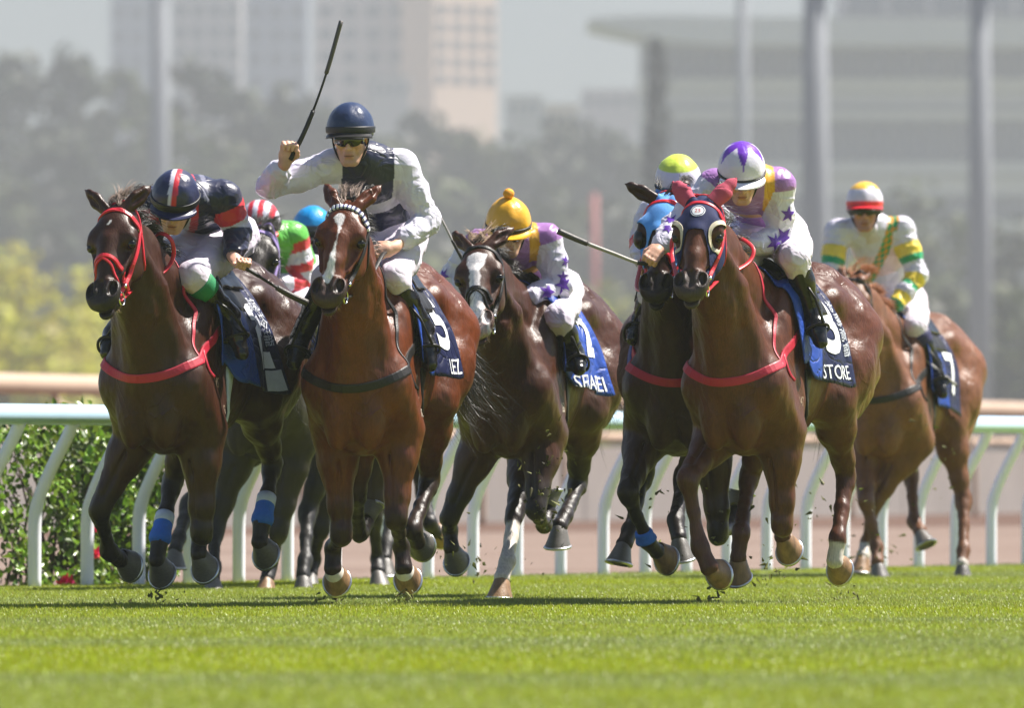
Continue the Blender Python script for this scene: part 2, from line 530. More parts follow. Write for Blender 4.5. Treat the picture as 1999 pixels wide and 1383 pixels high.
# grass on the turf: tufts of blades, scattered by geometry nodes
def turf_leaf(name, c, trans, rough, var, spec):
    """blade colour that drifts between fresh and straw-grey patches across the course"""
    m = leaf_mat(name, c, trans, rough, var, spec); nt = m.node_tree
    hs = next(n for n in nt.nodes if n.type == 'HUE_SAT')
    geo = N(nt, 'ShaderNodeNewGeometry'); mp = N(nt, 'ShaderNodeMapping'); mp.inputs['Scale'].default_value = (.10, .22, 0); nt.links.new(geo.outputs['Position'], mp.inputs['Vector'])
    nz = N(nt, 'ShaderNodeTexNoise'); nz.inputs['Scale'].default_value = 1.0; nz.inputs['Detail'].default_value = 3; nt.links.new(mp.outputs[0], nz.inputs['Vector'])
    cr = N(nt, 'ShaderNodeValToRGB'); cr.color_ramp.elements[0].position = .40; cr.color_ramp.elements[1].position = .62
    cr.color_ramp.elements[0].color = (*c, 1); cr.color_ramp.elements[1].color = (*srgb(138, 150, 78), 1)
    nt.links.new(nz.outputs[0], cr.inputs[0]); nt.links.new(cr.outputs[0], hs.inputs['Color'])
    return m
def tuft(seed, n, h, spread):
    r = np.random.default_rng(seed); v = []; f = []
    for i in range(n):
        b = V(r.normal() * spread, r.normal() * spread, -.002); a = r.uniform(0, 6.28); ln = h * r.uniform(.5, 1.15); w = r.uniform(.0018, .0032)
        d = V(math.cos(a), math.sin(a), 0); s = V(-d[1], d[0], 0) * w; bend = r.uniform(.1, .8)
        p1 = b + V(0, 0, ln * .55) + d * ln * .18 * bend; p2 = b + V(0, 0, ln * (.95 - .3 * bend)) + d * ln * .62 * bend
        o = len(v); v += [b - s, b + s, p1 - s * .8, p1 + s * .8, p2]; f += [(o, o + 1, o + 3, o + 2), (o + 2, o + 3, o + 4)]
    return v, f
grass_m = turf_leaf('turf_blades', srgb(148, 160, 32), .44, .42, .26, .35)
tuft_objs = []
tcol = bpy.data.collections.new('turf_tufts')            # source meshes only, never linked to the scene
for k in range(5):
    v, f = tuft(k + 3, 30, .038, .032)
    o = bpy.data.objects.new('grass_tuft', make_mesh('grass_tuft', v, f, grass_m, smooth_shade=False)); tcol.objects.link(o)
gv = []; Ys = np.linspace(29, 92, 30)
for Y in Ys:
    l = max(-.055 * Y - .8, rail_x(Y) - .30); r_ = .055 * Y + .8
    gv += [(l, Y, .0015), (max(r_, l + .01), Y, .0015)]
gf = [(2 * i, 2 * i + 1, 2 * i + 3, 2 * i + 2) for i in range(len(Ys) - 1)]
grass = obj('grass', gv, gf, turf_m, smooth_shade=False); tag(grass, kind='stuff')
ng = bpy.data.node_groups.new('grass_scatter', 'GeometryNodeTree')
ng.interface.new_socket('Geometry', in_out='INPUT', socket_type='NodeSocketGeometry'); ng.interface.new_socket('Geometry', in_out='OUTPUT', socket_type='NodeSocketGeometry')
gi = ng.nodes.new('NodeGroupInput'); go = ng.nodes.new('NodeGroupOutput')
dp = ng.nodes.new('GeometryNodeDistributePointsOnFaces'); dp.inputs['Density'].default_value = 600; dp.inputs['Seed'].default_value = 4
ci = ng.nodes.new('GeometryNodeCollectionInfo'); ci.inputs['Collection'].default_value = tcol; ci.inputs['Separate Children'].default_value = True; ci.inputs['Reset Children'].default_value = True
ip = ng.nodes.new('GeometryNodeInstanceOnPoints'); ip.inputs['Pick Instance'].default_value = True
rv = ng.nodes.new('FunctionNodeRandomValue'); rv.data_type = 'FLOAT_VECTOR'; rv.inputs[0].default_value = (-.1, -.1, 0); rv.inputs[1].default_value = (.1, .1, 6.28)
rs = ng.nodes.new('FunctionNodeRandomValue'); rs.data_type = 'FLOAT'; rs.inputs[2].default_value = .6; rs.inputs[3].default_value = 1.15
jn = ng.nodes.new('GeometryNodeJoinGeometry')
ng.links.new(gi.outputs[0], dp.inputs['Mesh']); ng.links.new(dp.outputs['Points'], ip.inputs['Points']); ng.links.new(ci.outputs[0], ip.inputs['Instance'])
ng.links.new(rv.outputs[0], ip.inputs['Rotation']); ng.links.new(rs.outputs[1], ip.inputs['Scale'])
ng.links.new(ip.outputs[0], jn.inputs[0]); ng.links.new(gi.outputs[0], jn.inputs[0]); ng.links.new(jn.outputs[0], go.inputs[0])
md = grass.modifiers.new('scatter', 'NODES'); md.node_group = ng

# inner running rail with its goose-neck posts
white_pl = mat('white_rail_plastic', srgb(240, 240, 252), rough=.35, noise=.05, nscale=3)
blue_pl = mat('pale_blue_rail_plastic', srgb(184, 214, 234), rough=.3, noise=.04, nscale=3, coat=.3)
rail = empty('running_rail', rail_pt(63.6)); tag(rail, 'white running rail with curved leaning posts along the edge of the turf', 'rail')
mb = MB(); ro = rail_pt(63.6)
ends = [rail_pt(y, .245, .985) - ro for y in (48, 56, 64, 72, 80, 88, 97)]
mb.tube(ends, .058, 20, up=np.array([0, 0, 1.0])); mb.build('rail_bar', blue_pl, rail)
pm = MB()
pth = spline([(0, 0, -.02), (0, 0, .22), (.004, 0, .42), (.035, 0, .54), (.11, 0, .70), (.20, 0, .86), (.245, 0, .955)], 18)
pm.tube([RN * p[0] + V(0, 0, p[2]) for p in pth], [.038] * 8 + [.036] * 10, 14)
pme = make_mesh('post', pm.v, pm.f, white_pl)
for i in range(62):
    Y = 57.0 + .64 * i
    p = link('post', pme, rail, rail_pt(Y) - ro)

# outer rail of the sand track, on a low pale wall
cream = mat('cream_painted_rail', srgb(176, 152, 132), rough=.6, noise=.06, nscale=2)
wallm = mat('pale_track_wall', srgb(128, 121, 118), rough=.85, noise=.10, nscale=.6)
def o_pt(Y, off=0, z=0): return V(-5.06 + .254 * (Y - 125) + off, Y, z)
orail = empty('outer_rail', o_pt(125)); tag(orail, 'cream outer rail with bent braces on the far side of the sand track', 'rail'); oo = o_pt(125)
mb = MB(); mb.tube([o_pt(y, 0, 1.62) - oo for y in (90, 125, 160, 210, 260)], .115, 14, up=np.array([0, 0, 1.0])); mb.build('rail_bar', cream, orail)
mb = MB(); mb.tube([o_pt(y, -.05, 1.12) - oo for y in (90, 125, 160, 210, 260)], .06, 10, up=np.array([0, 0, 1.0])); mb.build('rail_bar', cream, orail)
pm = MB(); pm.tube(spline([(0, 0, 1.56), (.05, 0, 1.40), (.22, 0, 1.34), (.38, 0, 1.20), (.48, 0, .95), (.50, 0, .4), (.5, 0, -.05)], 16), .045, 8)
bme = make_mesh('brace', pm.v, pm.f, cream)
for i in range(30): link('brace', bme, orail, o_pt(100.5 + 4.1 * i) - oo)
wl = empty('track_wall', o_pt(125, -1.2)); tag(wl, 'low pale wall behind the cream outer rail', 'wall')
mb = MB(); n = 24
ys = np.linspace(85, 320, n + 1)
for i in range(n):
    a, b = o_pt(ys[i], -1.2) - o_pt(125, -1.2), o_pt(ys[i + 1] - .06, -1.2) - o_pt(125, -1.2)
    v = [a + V(0, 0, -.05), b + V(0, 0, -.05), b + V(0, 0, 1.0), a + V(0, 0, 1.0)]; back = [p + V(-.2, 0, 0) for p in v]
    mb.add(v + back, [(0, 1, 2, 3), (7, 6, 5, 4), (3, 2, 6, 7), (0, 3, 7, 4), (1, 5, 6, 2)])
mb.build('wall_panel', wallm, wl, smooth_shade=False)

# clipped hedge with pink flowers behind the rail
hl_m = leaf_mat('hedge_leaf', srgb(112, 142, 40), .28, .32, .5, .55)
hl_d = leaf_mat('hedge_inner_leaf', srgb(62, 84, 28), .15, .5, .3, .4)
fl_m = leaf_mat('pink_blossom', srgb(214, 40, 92), .25, .5, .2)
twig = mat('hedge_twigs', srgb(58, 46, 32), rough=.9, noise=.2)
hedge = empty('hedge', rail_pt(64, -.75)); tag(hedge, 'leafy green hedge with pink flowers behind the white rail', 'hedge'); ho = rail_pt(64, -.75)
r = np.random.default_rng(5)
def leaf_shape(L, w):
    return np.array([(0, 0, 0), (w * .8, L * .3, .006), (w, L * .55, .004), (0, L, -.008), (-w, L * .55, .004), (-w * .8, L * .3, .006), (0, L * .45, -.006)]), [(0, 1, 6), (1, 2, 6), (2, 3, 6), (3, 4, 6), (4, 5, 6), (5, 0, 6)]
def rnd_rot(r, face, spread):
    z = unit(face + r.normal(size=3) * spread); a = unit(np.cross(z, r.normal(size=3))); return np.stack([a, np.cross(z, a), z], 1)
HL0, HL1, HW, HH = -8.0, 2.05, .34, .93                    # along, half width, height
def hedge_surf(r, inner=0.0):
    s = HL1 - (HL1 - HL0) * r.random() ** 1.4
    k = r.random()
    top = HH * (1 - .0 * s) + .04 * math.sin(s * 5) + .03 * math.sin(s * 13)
    if k < .62: p = (s, HW, r.uniform(.02, top)); nrm = RN
    elif k < .82: p = (s, r.uniform(-HW, HW), top); nrm = V(0, 0, 1)
    else: p = (HL1 - .22 * r.random() ** 2 , r.uniform(-HW, HW), r.uniform(.02, top)); nrm = RD
    bul = .06 * math.sin(s * 7 + p[2] * 9) + .05 * math.sin(s * 15 - p[2] * 14)
    q = RD * p[0] + RN * p[1] + V(0, 0, p[2]) + nrm * (bul - inner)
    return q, nrm
lv, lf = leaf_shape(.055, .018)
leaf_me = [make_mesh('leaf', lv * s, lf, hl_m) for s in (.8, 1.0, 1.25)]
fr_list = [hedge_surf(r) for _ in range(700)]
cnt = 0
for q, nrm in fr_list:
    if cnt >= 290 or nrm[2] > .5 and r.random() < .5: continue
    w = ho + q
    px = CX + FPX * w[0] / w[1]
    if px < -60: continue
    R_ = rnd_rot(r, unit(nrm + V(0, 0, .35)), .55)
    o = link('leaf', leaf_me[cnt % 3], hedge); M4 = Matrix.Identity(4)
    for a in range(3):
        for b in range(3): M4[a][b] = R_[a][b]
        M4[a][3] = (q + nrm * .03)[a]
    o.matrix_local = M4; cnt += 1
mv = []; mf = []; mm_ = []
for i in range(11000):
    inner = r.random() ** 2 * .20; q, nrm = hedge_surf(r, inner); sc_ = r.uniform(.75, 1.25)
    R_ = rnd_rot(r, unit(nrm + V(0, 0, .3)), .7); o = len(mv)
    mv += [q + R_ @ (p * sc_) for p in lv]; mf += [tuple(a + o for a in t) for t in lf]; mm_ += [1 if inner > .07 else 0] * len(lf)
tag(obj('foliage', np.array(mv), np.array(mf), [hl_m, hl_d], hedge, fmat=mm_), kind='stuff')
mb = MB()
for i in range(120):
    s = r.uniform(HL0 + .1, HL1 - .1); b = RD * s + RN * r.uniform(-.15, .15)
    p = b + V(r.normal() * .1, r.normal() * .1, .45); mb.tube([b - V(0, 0, .02), p, p + V(r.normal() * .15, r.normal() * .15, .35)], [.012, .008, .003], 5)
mb.build('stems', twig, hedge)
for (px, py) in ((130, 1132), (122, 1140), (138, 1145), (178, 1082), (182, 1028), (184, 15 + 1065)):
    o_ = P(px, py, 65.0); o_ = o_ - ho
    q = o_ + RN * 0; mb = MB()
    for k in range(7):
        R_ = rnd_rot(r, V(0, -1, .3), .9); vv = [q + R_ @ (p * V(1.4, .9, 1)) for p in lv]; mb.add(vv, lf)
    mb.build('flower', fl_m, hedge)

# ------------------------------------------------------------------ trees
def tree(name, label, base, h, w, crown0, m, n, trunk_r=.25, shape='round', seed=1, leaf=.45, group=None, lobes=9):
    r = np.random.default_rng(seed)
    root = empty(name, base); tag(root, label, 'tree', group)
    mb = MB(); top = V(r.normal() * .2, r.normal() * .2, h * .8)
    mb.tube(spline([(0, 0, -.3), (r.normal() * .1, 0, h * .3), top], 8), list(np.linspace(trunk_r, trunk_r * .3, 8)), 8)
    L = []
    for i in range(lobes):
        a = i * 2.4 + r.random(); t = (i + .5) / lobes
        z = h * (crown0 + (1 - crown0) * (t * .92))
        if shape == 'round': rr = w * .5 * (math.sin(math.pi * (.18 + .74 * t)) ** .8); lr = w * r.uniform(.20, .32)
        elif shape == 'cone': rr = w * .5 * (1 - t) * .7 + .05; lr = w * (.42 * (1 - t) + .12)
        else: rr = w * .42; lr = w * r.uniform(.2, .34)
        c = V(math.cos(a) * rr * r.uniform(.4, 1), math.sin(a) * rr * r.uniform(.4, 1), z if shape != 'bush' else h * r.uniform(.25, .85))
        L.append((c, lr))
        if shape != 'cone' or i % 2: mb.tube([V(0, 0, h * crown0 * .8), lerp(V(0, 0, c[2] * .75), c, .5), c], [trunk_r * .5, trunk_r * .3, .04], 6)
    mb.build('trunk', M_bark, root)
    v = []; f = []
    for i in range(n):
        c, lr = L[r.integers(len(L))]
        d = unit(r.normal(size=3)); q = c + d * lr * (r.random() ** .45) * V(1, 1, .85 if shape != 'cone' else 1.4)
        s = leaf * r.uniform(.5, 1.2); R_ = rnd_rot(r, d + V(0, 0, .4), .6); o = len(v)
        v += [q + R_ @ (V(x, y, z) * s) for x, y, z in ((-.5, -.3, 0), (.5, -.35, .08), (.6, .3, 0), (0, .6, -.1), (-.55, .3, .06))]
        f.append((o, o + 1, o + 2, o + 3, o + 4))
    obj('crown', np.array(v), np.array(f), m, root, smooth_shade=False)
    return root
M_bark = mat('bark', srgb(92, 80, 66), rough=.9, noise=.25, nscale=3)
lm = {'dark': leaf_mat('dark_tree_leaf', srgb(42, 52, 16), .15, .6, .4), 'mid': leaf_mat('mid_tree_leaf', srgb(64, 74, 22), .18, .6, .4),
      'yellow': leaf_mat('yellow_green_leaf', srgb(172, 168, 40), .3, .55, .35), 'olive': leaf_mat('olive_leaf', srgb(106, 112, 48), .22, .6, .35), 'cyp': leaf_mat('cypress_leaf', srgb(34, 46, 36), .1, .7, .3)}
def wx(px, D): return (px - CX) / FPX * D
def wz(py, D): return CAMH + (HY - py) / FPX * D
# wooded slope behind the course
def hill_z(x, y):
    x, y = x / KD, y / KD
    t = min(max((y - 640) / 420, 0), 1); return KD * ((15 + 4 * math.sin(x * .03) + 3 * math.sin(x * .011 + 2)) * (t * t * (3 - 2 * t)) * (1 if x < 5 else max(.25, 1 - (x - 5) / 40)) - .5)
hv = []; hx = np.linspace(-420, 420, 60) * KD; hy = np.linspace(620, 1250, 40) * KD
for y in hy:
    for x in hx:
        hv.append((x, y, hill_z(x, y)))
tag(obj('hill', hv, [(j * 60 + i, j * 60 + i + 1, (j + 1) * 60 + i + 1, (j + 1) * 60 + i) for j in range(39) for i in range(59)], ground_mat('wooded_slope', srgb(70, 80, 46), srgb(96, 100, 62), .05)), kind='structure')
# (px of the trunk, py of the top, px width, distance, leaf, kind)
far = [(-70, 70, 260, 880, 'dark'), (40, 62, 200, 900, 'dark'), (150, 58, 190, 890, 'dark'), (245, 110, 150, 920, 'mid'), (385, 92, 200, 900, 'dark'), (300, 190, 190, 860, 'mid'), (480, 160, 190, 880, 'dark'), (575, 150, 190, 900, 'dark'), (660, 200, 180, 890, 'dark'), (100, 230, 230, 820, 'dark'), (430, 270, 230, 820, 'mid'), (745, 255, 190, 860, 'mid'), (835, 215, 190, 930, 'dark'), (920, 255, 200, 900, 'mid'), (610, 330, 240, 790, 'dark'), (1010, 275, 190, 900, 'dark'), (1105, 235, 200, 930, 'dark'), (1190, 255, 190, 910, 'dark'),
       (-20, 330, 260, 770, 'mid'), (210, 345, 250, 770, 'dark'), (350, 370, 240, 740, 'mid'), (500, 400, 250, 740, 'dark'), (720, 380, 260, 740, 'mid'), (860, 350, 240, 780, 'mid'), (960, 400, 240, 740, 'dark'), (1080, 370, 250, 760, 'mid'), (1200, 400, 240, 740, 'dark'), (640, 470, 260, 700, 'mid'), (820, 480, 260, 690, 'olive'), (1010, 500, 260, 690, 'mid'), (420, 500, 260, 690, 'mid'), (230, 480, 260, 690, 'dark'), (70, 450, 250, 700, 'dark')]
far_l = ['pale grey green tree cut by the left edge of the picture', 'tall dark tree above the ears of the leftmost horse, highest at far left', 'dark tree with a broad crown just left of the left mast', 'grey green tree in the gap before the left mast', 'dark tree under the whitish tower with fine windows', 'grey green tree standing at the left mast', 'dark tree below the blue grey slab tower', 'dark tree crossed by the raised whip', 'dark tree just right of the raised whip', 'large dark tree over the bowed navy capped rider', "large grey green tree left of the rider's raised fist", "grey green tree right of the navy capped rider's head", 'dark tree under the left half of the broad tower', 'grey green tree under the sunlit tower face', 'dark tree behind the navy helmet', 'grey green tree below the low pale block', 'dark tree left of the tall conifer under the open sky', 'dark tree touching the tall conifer', 'grey green tree beside the white house at far left', 'dark tree behind the white house at far left', 'grey green tree right of the white house', 'dark tree behind the raised elbow in white', 'grey green tree over the shoulder of the navy vest', 'grey green tree above the thin whip', 'dark tree above the gold pompom cap', 'grey green tree behind the faint red post', 'dark tree below the tall conifer', 'grey green tree behind the blue topped cap', 'olive tree behind the white sleeve with the thin whip', 'grey green tree right of the gold pompom cap', "grey green tree over the bowed rider's back", "dark tree over the dark bay's forelock", 'dark tree above the yellow green bushes at far left']
near_l = ['sunlit yellow green bush cut by the left edge', 'tall sunlit yellow green bush left of the dark bay', "sunlit yellow green bush behind the dark bay's ears", 'low sunlit yellow green bush above the cream rail', 'low yellow green bush at the muzzle of the dark bay', "tall yellow green bush behind the dark bay's forehead", 'yellow green bush behind the bowed rider', 'olive bush behind the green knee band', 'olive bush behind the red striped cap', 'dark green bush behind the striped browband', "olive bush behind the bright bay's rump", 'olive bush left of the white blazed face', 'yellow green bush behind the gold pompom cap', 'yellow green bush right of the gold pompom cap', 'olive bush below the faint red post', 'olive bush behind the starred sleeve with the gold cap', 'low yellow green bush left of the sky blue hood', 'dark green bush behind the sky blue hood', "olive bush behind the starred rider's back", 'olive bush at the foot of the thick mast', 'yellow green bush between the starred rider and the checked rider', "low olive bush over the hooded chestnut's rump"]
gs_l = ['grey green tree above the yellow topped cap', 'grey green tree left of the yellow topped cap', 'grey green tree right of the yellow topped cap', 'dark tree cut by the right edge before the grandstand', 'dark tree just right of the tall conifer', 'grey green tree behind the purple star cap', 'low grey green tree at the right mast', 'low dark tree behind the checked rider', 'low grey green tree cut by the right edge', "low grey green tree over the hooded chestnut's quarters"]
for i, (px, py, wpx, D, k) in enumerate(far):
    D *= KD
    x = wx(px, D); z0 = hill_z(x, D); h = wz(py, D) - z0
    tree('tree', far_l[i], (x, D, z0), h, wpx / FPX * D * 1.1, .12, lm[k], 900, .5, 'round', 100 + i, .95 * KD, 'trees on the wooded slope', 12)
near = [(-30, 450, 250, 420, 'yellow'), (85, 428, 210, 410, 'yellow'), (185, 470, 190, 430, 'yellow'), (20, 580, 260, 370, 'yellow'), (150, 600, 240, 380, 'yellow'), (265, 490, 210, 420, 'yellow'), (345, 550, 210, 400, 'yellow'), (400, 620, 200, 420, 'olive'), (520, 560, 230, 450, 'olive'), (640, 580, 200, 450, 'mid'), (760, 560, 220, 450, 'olive'),
        (890, 545, 210, 470, 'olive'), (1010, 540, 200, 460, 'yellow'), (1120, 500, 210, 460, 'yellow'), (1215, 515, 210, 470, 'olive'), (1070, 600, 220, 400, 'olive'), (1190, 620, 220, 400, 'yellow'), (1320, 560, 210, 450, 'mid'), (1430, 540, 210, 450, 'olive'), (1560, 490, 200, 450, 'olive'), (1650, 470, 190, 470, 'yellow'), (1510, 600, 220, 400, 'olive')]
for i, (px, py, wpx, D, k) in enumerate(near):
    D *= KD
    tree('bush_tree', near_l[i], (wx(px, D), D, 0), wz(py, D), wpx / FPX * D * 1.25, .05, lm[k], 900, .25, 'bush', 200 + i, .34 * KD, 'bushy trees beyond the track', 14)
for i, (px, py, wpx, D, k) in enumerate([(1760, 345, 230, 640, 'mid'), (1680, 400, 200, 620, 'mid'), (1850, 400, 210, 640, 'mid'), (1960, 420, 220, 620, 'dark'), (1370, 330, 160, 700, 'dark'), (1480, 420, 200, 680, 'mid'), (1900, 560, 260, 520, 'mid'), (1780, 580, 260, 520, 'dark'), (2030, 560, 240, 520, 'mid'), (1660, 590, 240, 520, 'mid')]):
    D *= KD
    tree('tree', gs_l[i], (wx(px, D), D, 0), wz(py, D), wpx / FPX * D * 1.1, .12, lm[k], 700, .4, 'round', 300 + i, .6 * KD, 'trees in front of the grandstand', 11)
D = 600 * KD
tree('cypress_tree', 'tall narrow dark conifer in front of the canopy tip of the grandstand', (wx(1283, D), D, 0), wz(8, D), 3.0 * KD, .03, lm['cyp'], 3000, .5, 'cone', 9, .42 * KD, None, 26)

# ------------------------------------------------------------------ buildings and masts
def tower(label, px0, px1, py_top, D, cols, floor_px, wall, glass, deep=26.0, skew=0.0, side_cols=0, rows_px=(0, 260), py_base=330):
    """apartment tower whose front spans px0..px1; every window a part of its own"""
    x0, x1 = wx(px0, D), wx(px1, D); W_ = x1 - x0; zt = wz(py_top, D)
    root = empty('apartment_tower', (x0, D, 0)); tag(root, label, 'building', 'hazy apartment towers')
    c, s = math.cos(skew), math.sin(skew); L_ = W_ / c
    fx = V(c, s, 0); bk = V(-s, c, 0)
    mb = MB(); a = V(0, 0, 0); b = fx * L_
    pts = [a, b, b + bk * deep, a + bk * deep]
    mb.add([p + V(0, 0, -1) for p in pts] + [p + V(0, 0, zt) for p in pts], [(0, 1, 5, 4), (1, 2, 6, 5), (2, 3, 7, 6), (3, 0, 4, 7), (4, 5, 6, 7)])
    mb.build('wall', wall, root, smooth_shade=False)
    fz = floor_px / FPX * D
    wm = MB(); wm.box((-.5, -.10, -.5), (.5, .25, .5)); me = make_mesh('window', wm.v, wm.f, glass, smooth_shade=False)
    nr = int((rows_px[1] - rows_px[0]) / floor_px)
    for i in range(cols):
        for r_ in range(nr):
            o = link('window', me, root, fx * L_ * (i + .5) / cols + V(0, 0, wz(rows_px[0] + (r_ + .5) * floor_px, D)) - bk * .05)
            o.rotation_euler = (0, 0, skew); o.scale = (L_ / cols * .56, 1, fz * .55)
    for i in range(side_cols):
        for r_ in range(nr):
            o = link('window', me, root, b + bk * deep * (i + .5) / side_cols + V(0, 0, wz(rows_px[0] + (r_ + .5) * floor_px, D)) + fx * .05)
            o.rotation_euler = (0, 0, skew + math.pi / 2); o.scale = (deep / side_cols * .56, 1, fz * .55)
    return root
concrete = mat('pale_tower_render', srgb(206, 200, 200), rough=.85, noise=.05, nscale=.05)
warm = mat('sunlit_face_and_warm_render', srgb(236, 210, 188), rough=.85, noise=.05, nscale=.05)  # sunlight painted into the tower face; two low blocks share the colour
greyb = mat('grey_blue_tower_render', srgb(150, 160, 178), rough=.8, noise=.05, nscale=.05)
glassd = mat('tower_glass', srgb(84, 96, 112), rough=.2, noise=.1, nscale=.05)
TD = 1350 * KD
tower('pale grey tower rising behind the trees at far left', 215, 318, -140, TD + 210, 3, 48, greyb, glassd, 30)
tower('whitish tower with fine windows left of the widest tower', 335, 470, -160, TD, 4, 42, concrete, glassd, 20)
tower('blue grey slab tower between two whitish towers', 478, 600, -150, TD + 60, 3, 46, greyb, glassd, 20)
# the broad tower; its right flank's sunlight is also put in the colour
sk = math.radians(-38)
D = TD; x_c = 845
Lf = (845 - 612) / FPX * D / math.cos(sk); Ls = (970 - 845) / FPX * D / math.sin(-sk)
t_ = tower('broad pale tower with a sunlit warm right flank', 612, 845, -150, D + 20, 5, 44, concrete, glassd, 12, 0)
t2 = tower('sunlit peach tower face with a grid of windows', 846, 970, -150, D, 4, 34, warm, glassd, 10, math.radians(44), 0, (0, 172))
for i, (a, b, t, D, m) in enumerate([(985, 1060, 188, 1250, concrete), (1062, 1130, 205, 1200, warm), (1135, 1245, 176, 1300, concrete), (720, 800, 150, 1280, concrete), (1290, 1420, 210, 1250, concrete), (170, 232, 470, 860, concrete), (118, 150, 500, 850, concrete), (455, 510, 555, 760, warm), (290, 345, 560, 770, concrete)]):
    D *= KD
    root = empty('low_building', (wx(a, D), D, 0)); tag(root, ['low pale block under the open sky', 'small warm block beside the low pale block', 'wide pale block left of the tall conifer', 'white roof block below the broad tower', 'pale block behind the grandstand canopy', 'white house half buried in the left trees', 'narrow white house far left among trees', 'small warm house among the middle left trees', 'small white house low among the left trees'][i], 'building')
    w_ = wx(b, D) - wx(a, D); h = wz(t, D)
    mb = MB(); mb.box((0, 0, -1), (w_, 8, h)); mb.build('wall', m, root, smooth_shade=False)
    mb = MB(); mb.box((-.2, -.2, h), (w_ + .2, 8.2, h + .3)); mb.build('roof', concrete, root, smooth_shade=False)
    nwin = 4 if w_ > 3 else 2
    me = None
    for k in range(nwin):
        wm = MB(); wm.box((w_ * (k + .25) / nwin, -.06, h - 3.2), (w_ * (k + .75) / nwin, .1, h - 1.5)); wm.build('window', glassd, root, smooth_shade=False)
# grandstand with its long cantilever roof
D = 1000 * KD
gs = empty('grandstand', (wx(1250, D), D, 0)); tag(gs, 'long hazy grandstand with a cantilevered roof and window bands', 'building'); go_ = V(wx(1250, D), D, 0)
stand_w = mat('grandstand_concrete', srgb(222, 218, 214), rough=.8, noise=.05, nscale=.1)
stand_d = mat('grandstand_grey_panel', srgb(150, 152, 158), rough=.7, noise=.06, nscale=.1)  # plain grey for the stand walls behind the slabs
stand_g = mat('grandstand_glass', srgb(66, 78, 92), rough=.2, noise=.1, nscale=.1)
def gbox(name, px0, px1, py0, py1, d0, d1, m):
    mb = MB(); mb.box((wx(px0, D), D + d0, wz(py1, D)), (wx(px1, D), D + d1, wz(py0, D)), c=-go_); return mb.build(name, m, gs, smooth_shade=False)
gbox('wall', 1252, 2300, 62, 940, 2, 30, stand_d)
for nm, y0, y1, dd in (('slab', 155, 176, -3), ('slab', 216, 232, -4), ('slab', 318, 340, -4), ('slab', 430, 450, -5), ('parapet', 178, 206, -1), ('parapet', 345, 380, -2)): gbox(nm, 1246, 2300, y0, y1, dd, 3, stand_w)
for (y0, y1) in ((98, 150), (240, 312), (388, 426)):
    k = 0; x = 1262
    while x < 2100:
        gbox('window', x, x + 42, y0, y1, 1.2, 2.2, stand_g); x += 54; k += 1
mb = MB()      # roof: thin at its tip, deeper towards the stand
prof = [(1148, 42, 50), (1200, 38, 62), (1300, 36, 84), (1400, 38, 92), (2300, 44, 96)]
for d in (-14, 30):
    for (px, a, b) in prof: mb.v += [tuple(V(wx(px, D), D + d, wz(a, D)) - go_), tuple(V(wx(px, D), D + d, wz(b, D)) - go_)]
n5 = 10
for i in range(4):
    a = 2 * i
    mb.f += [(a, a + 1, a + 3, a + 2), (n5 + a, n5 + a + 2, n5 + a + 3, n5 + a + 1), (a, a + 2, n5 + a + 2, n5 + a), (a + 1, n5 + a + 1, n5 + a + 3, a + 3)]
mb.f += [(0, n5, n5 + 1, 1)]; mb.m = [0] * len(mb.f)
mb.build('roof', stand_w, gs, smooth_shade=False)
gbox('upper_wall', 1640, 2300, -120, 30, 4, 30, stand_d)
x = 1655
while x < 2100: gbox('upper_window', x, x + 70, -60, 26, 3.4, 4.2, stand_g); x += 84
mast_m = mat('grey_mast_paint', srgb(128, 132, 138), rough=.95, noise=.05, nscale=.5, metal=0)
for (px, wpx, D, lb) in ((1592, 56, 430, 'thick grey floodlight mast rising behind the purple star cap rider'), (1913, 46, 430, 'grey floodlight mast near the right edge'), (1450, 28, 800, 'thin grey mast in front of the grandstand'), (312, 40, 700, 'grey mast among the left trees')):
    D *= KD; r0 = wpx / FPX * D / 2; mh = wz(-60, D); root = empty('floodlight_mast', (wx(px, D), D, 0)); tag(root, lb, 'mast', 'floodlight masts')
    mb = MB(); mb.tube([(0, 0, -.3), (0, 0, mh * .5), (0, 0, mh)], [r0 * 1.05, r0, r0 * .8], 24); mb.build('shaft', mast_m, root)
    mb = MB(); mb.tube([(0, 0, -.1), (0, 0, .5)], r0 * 1.6, 24); mb.build('base', mast_m, root)
    mb = MB()
    for k in range(4): mb.box((-3, -.3, mh + k * 1.1), (3, .3, mh + .8 + k * 1.1))
    mb.build('lamp_frame', mast_m, root, smooth_shade=False)
D = 1140; root = empty('red_post', (wx(1160, D), D, 0)); tag(root, 'faint red post in the haze above the level whip', 'post')
mb = MB(); mb.tube([(0, 0, -.2), (0, 0, wz(378, D))], .40, 12); mb.build('shaft', mat('red_post_paint', srgb(150, 62, 58), rough=.6), root)
mb = MB(); mb.tube([(0, 0, -.1), (0, 0, .25)], .35, 12); mb.build('foot', concrete, root)

# ------------------------------------------------------------------ air
hz = MB(); hz.box((-1760, -8, -1.1), (1760, 4250, 190)); haze = hz.build('haze', None, None, smooth_shade=False); tag(haze, kind='stuff')
m = bpy.data.materials.new('haze'); m.use_nodes = True; nt = m.node_tree
nt.nodes.remove(nt.nodes['Principled BSDF'])
pv = nt.nodes.new('ShaderNodeVolumePrincipled'); pv.inputs['Density'].default_value = HAZE_DENSITY
pv.inputs['Color'].default_value = (.385, .41, .435, 1); pv.inputs['Anisotropy'].default_value = .25
nt.links.new(pv.outputs[0], nt.nodes['Material Output'].inputs['Volume'])
haze.data.materials.append(m)
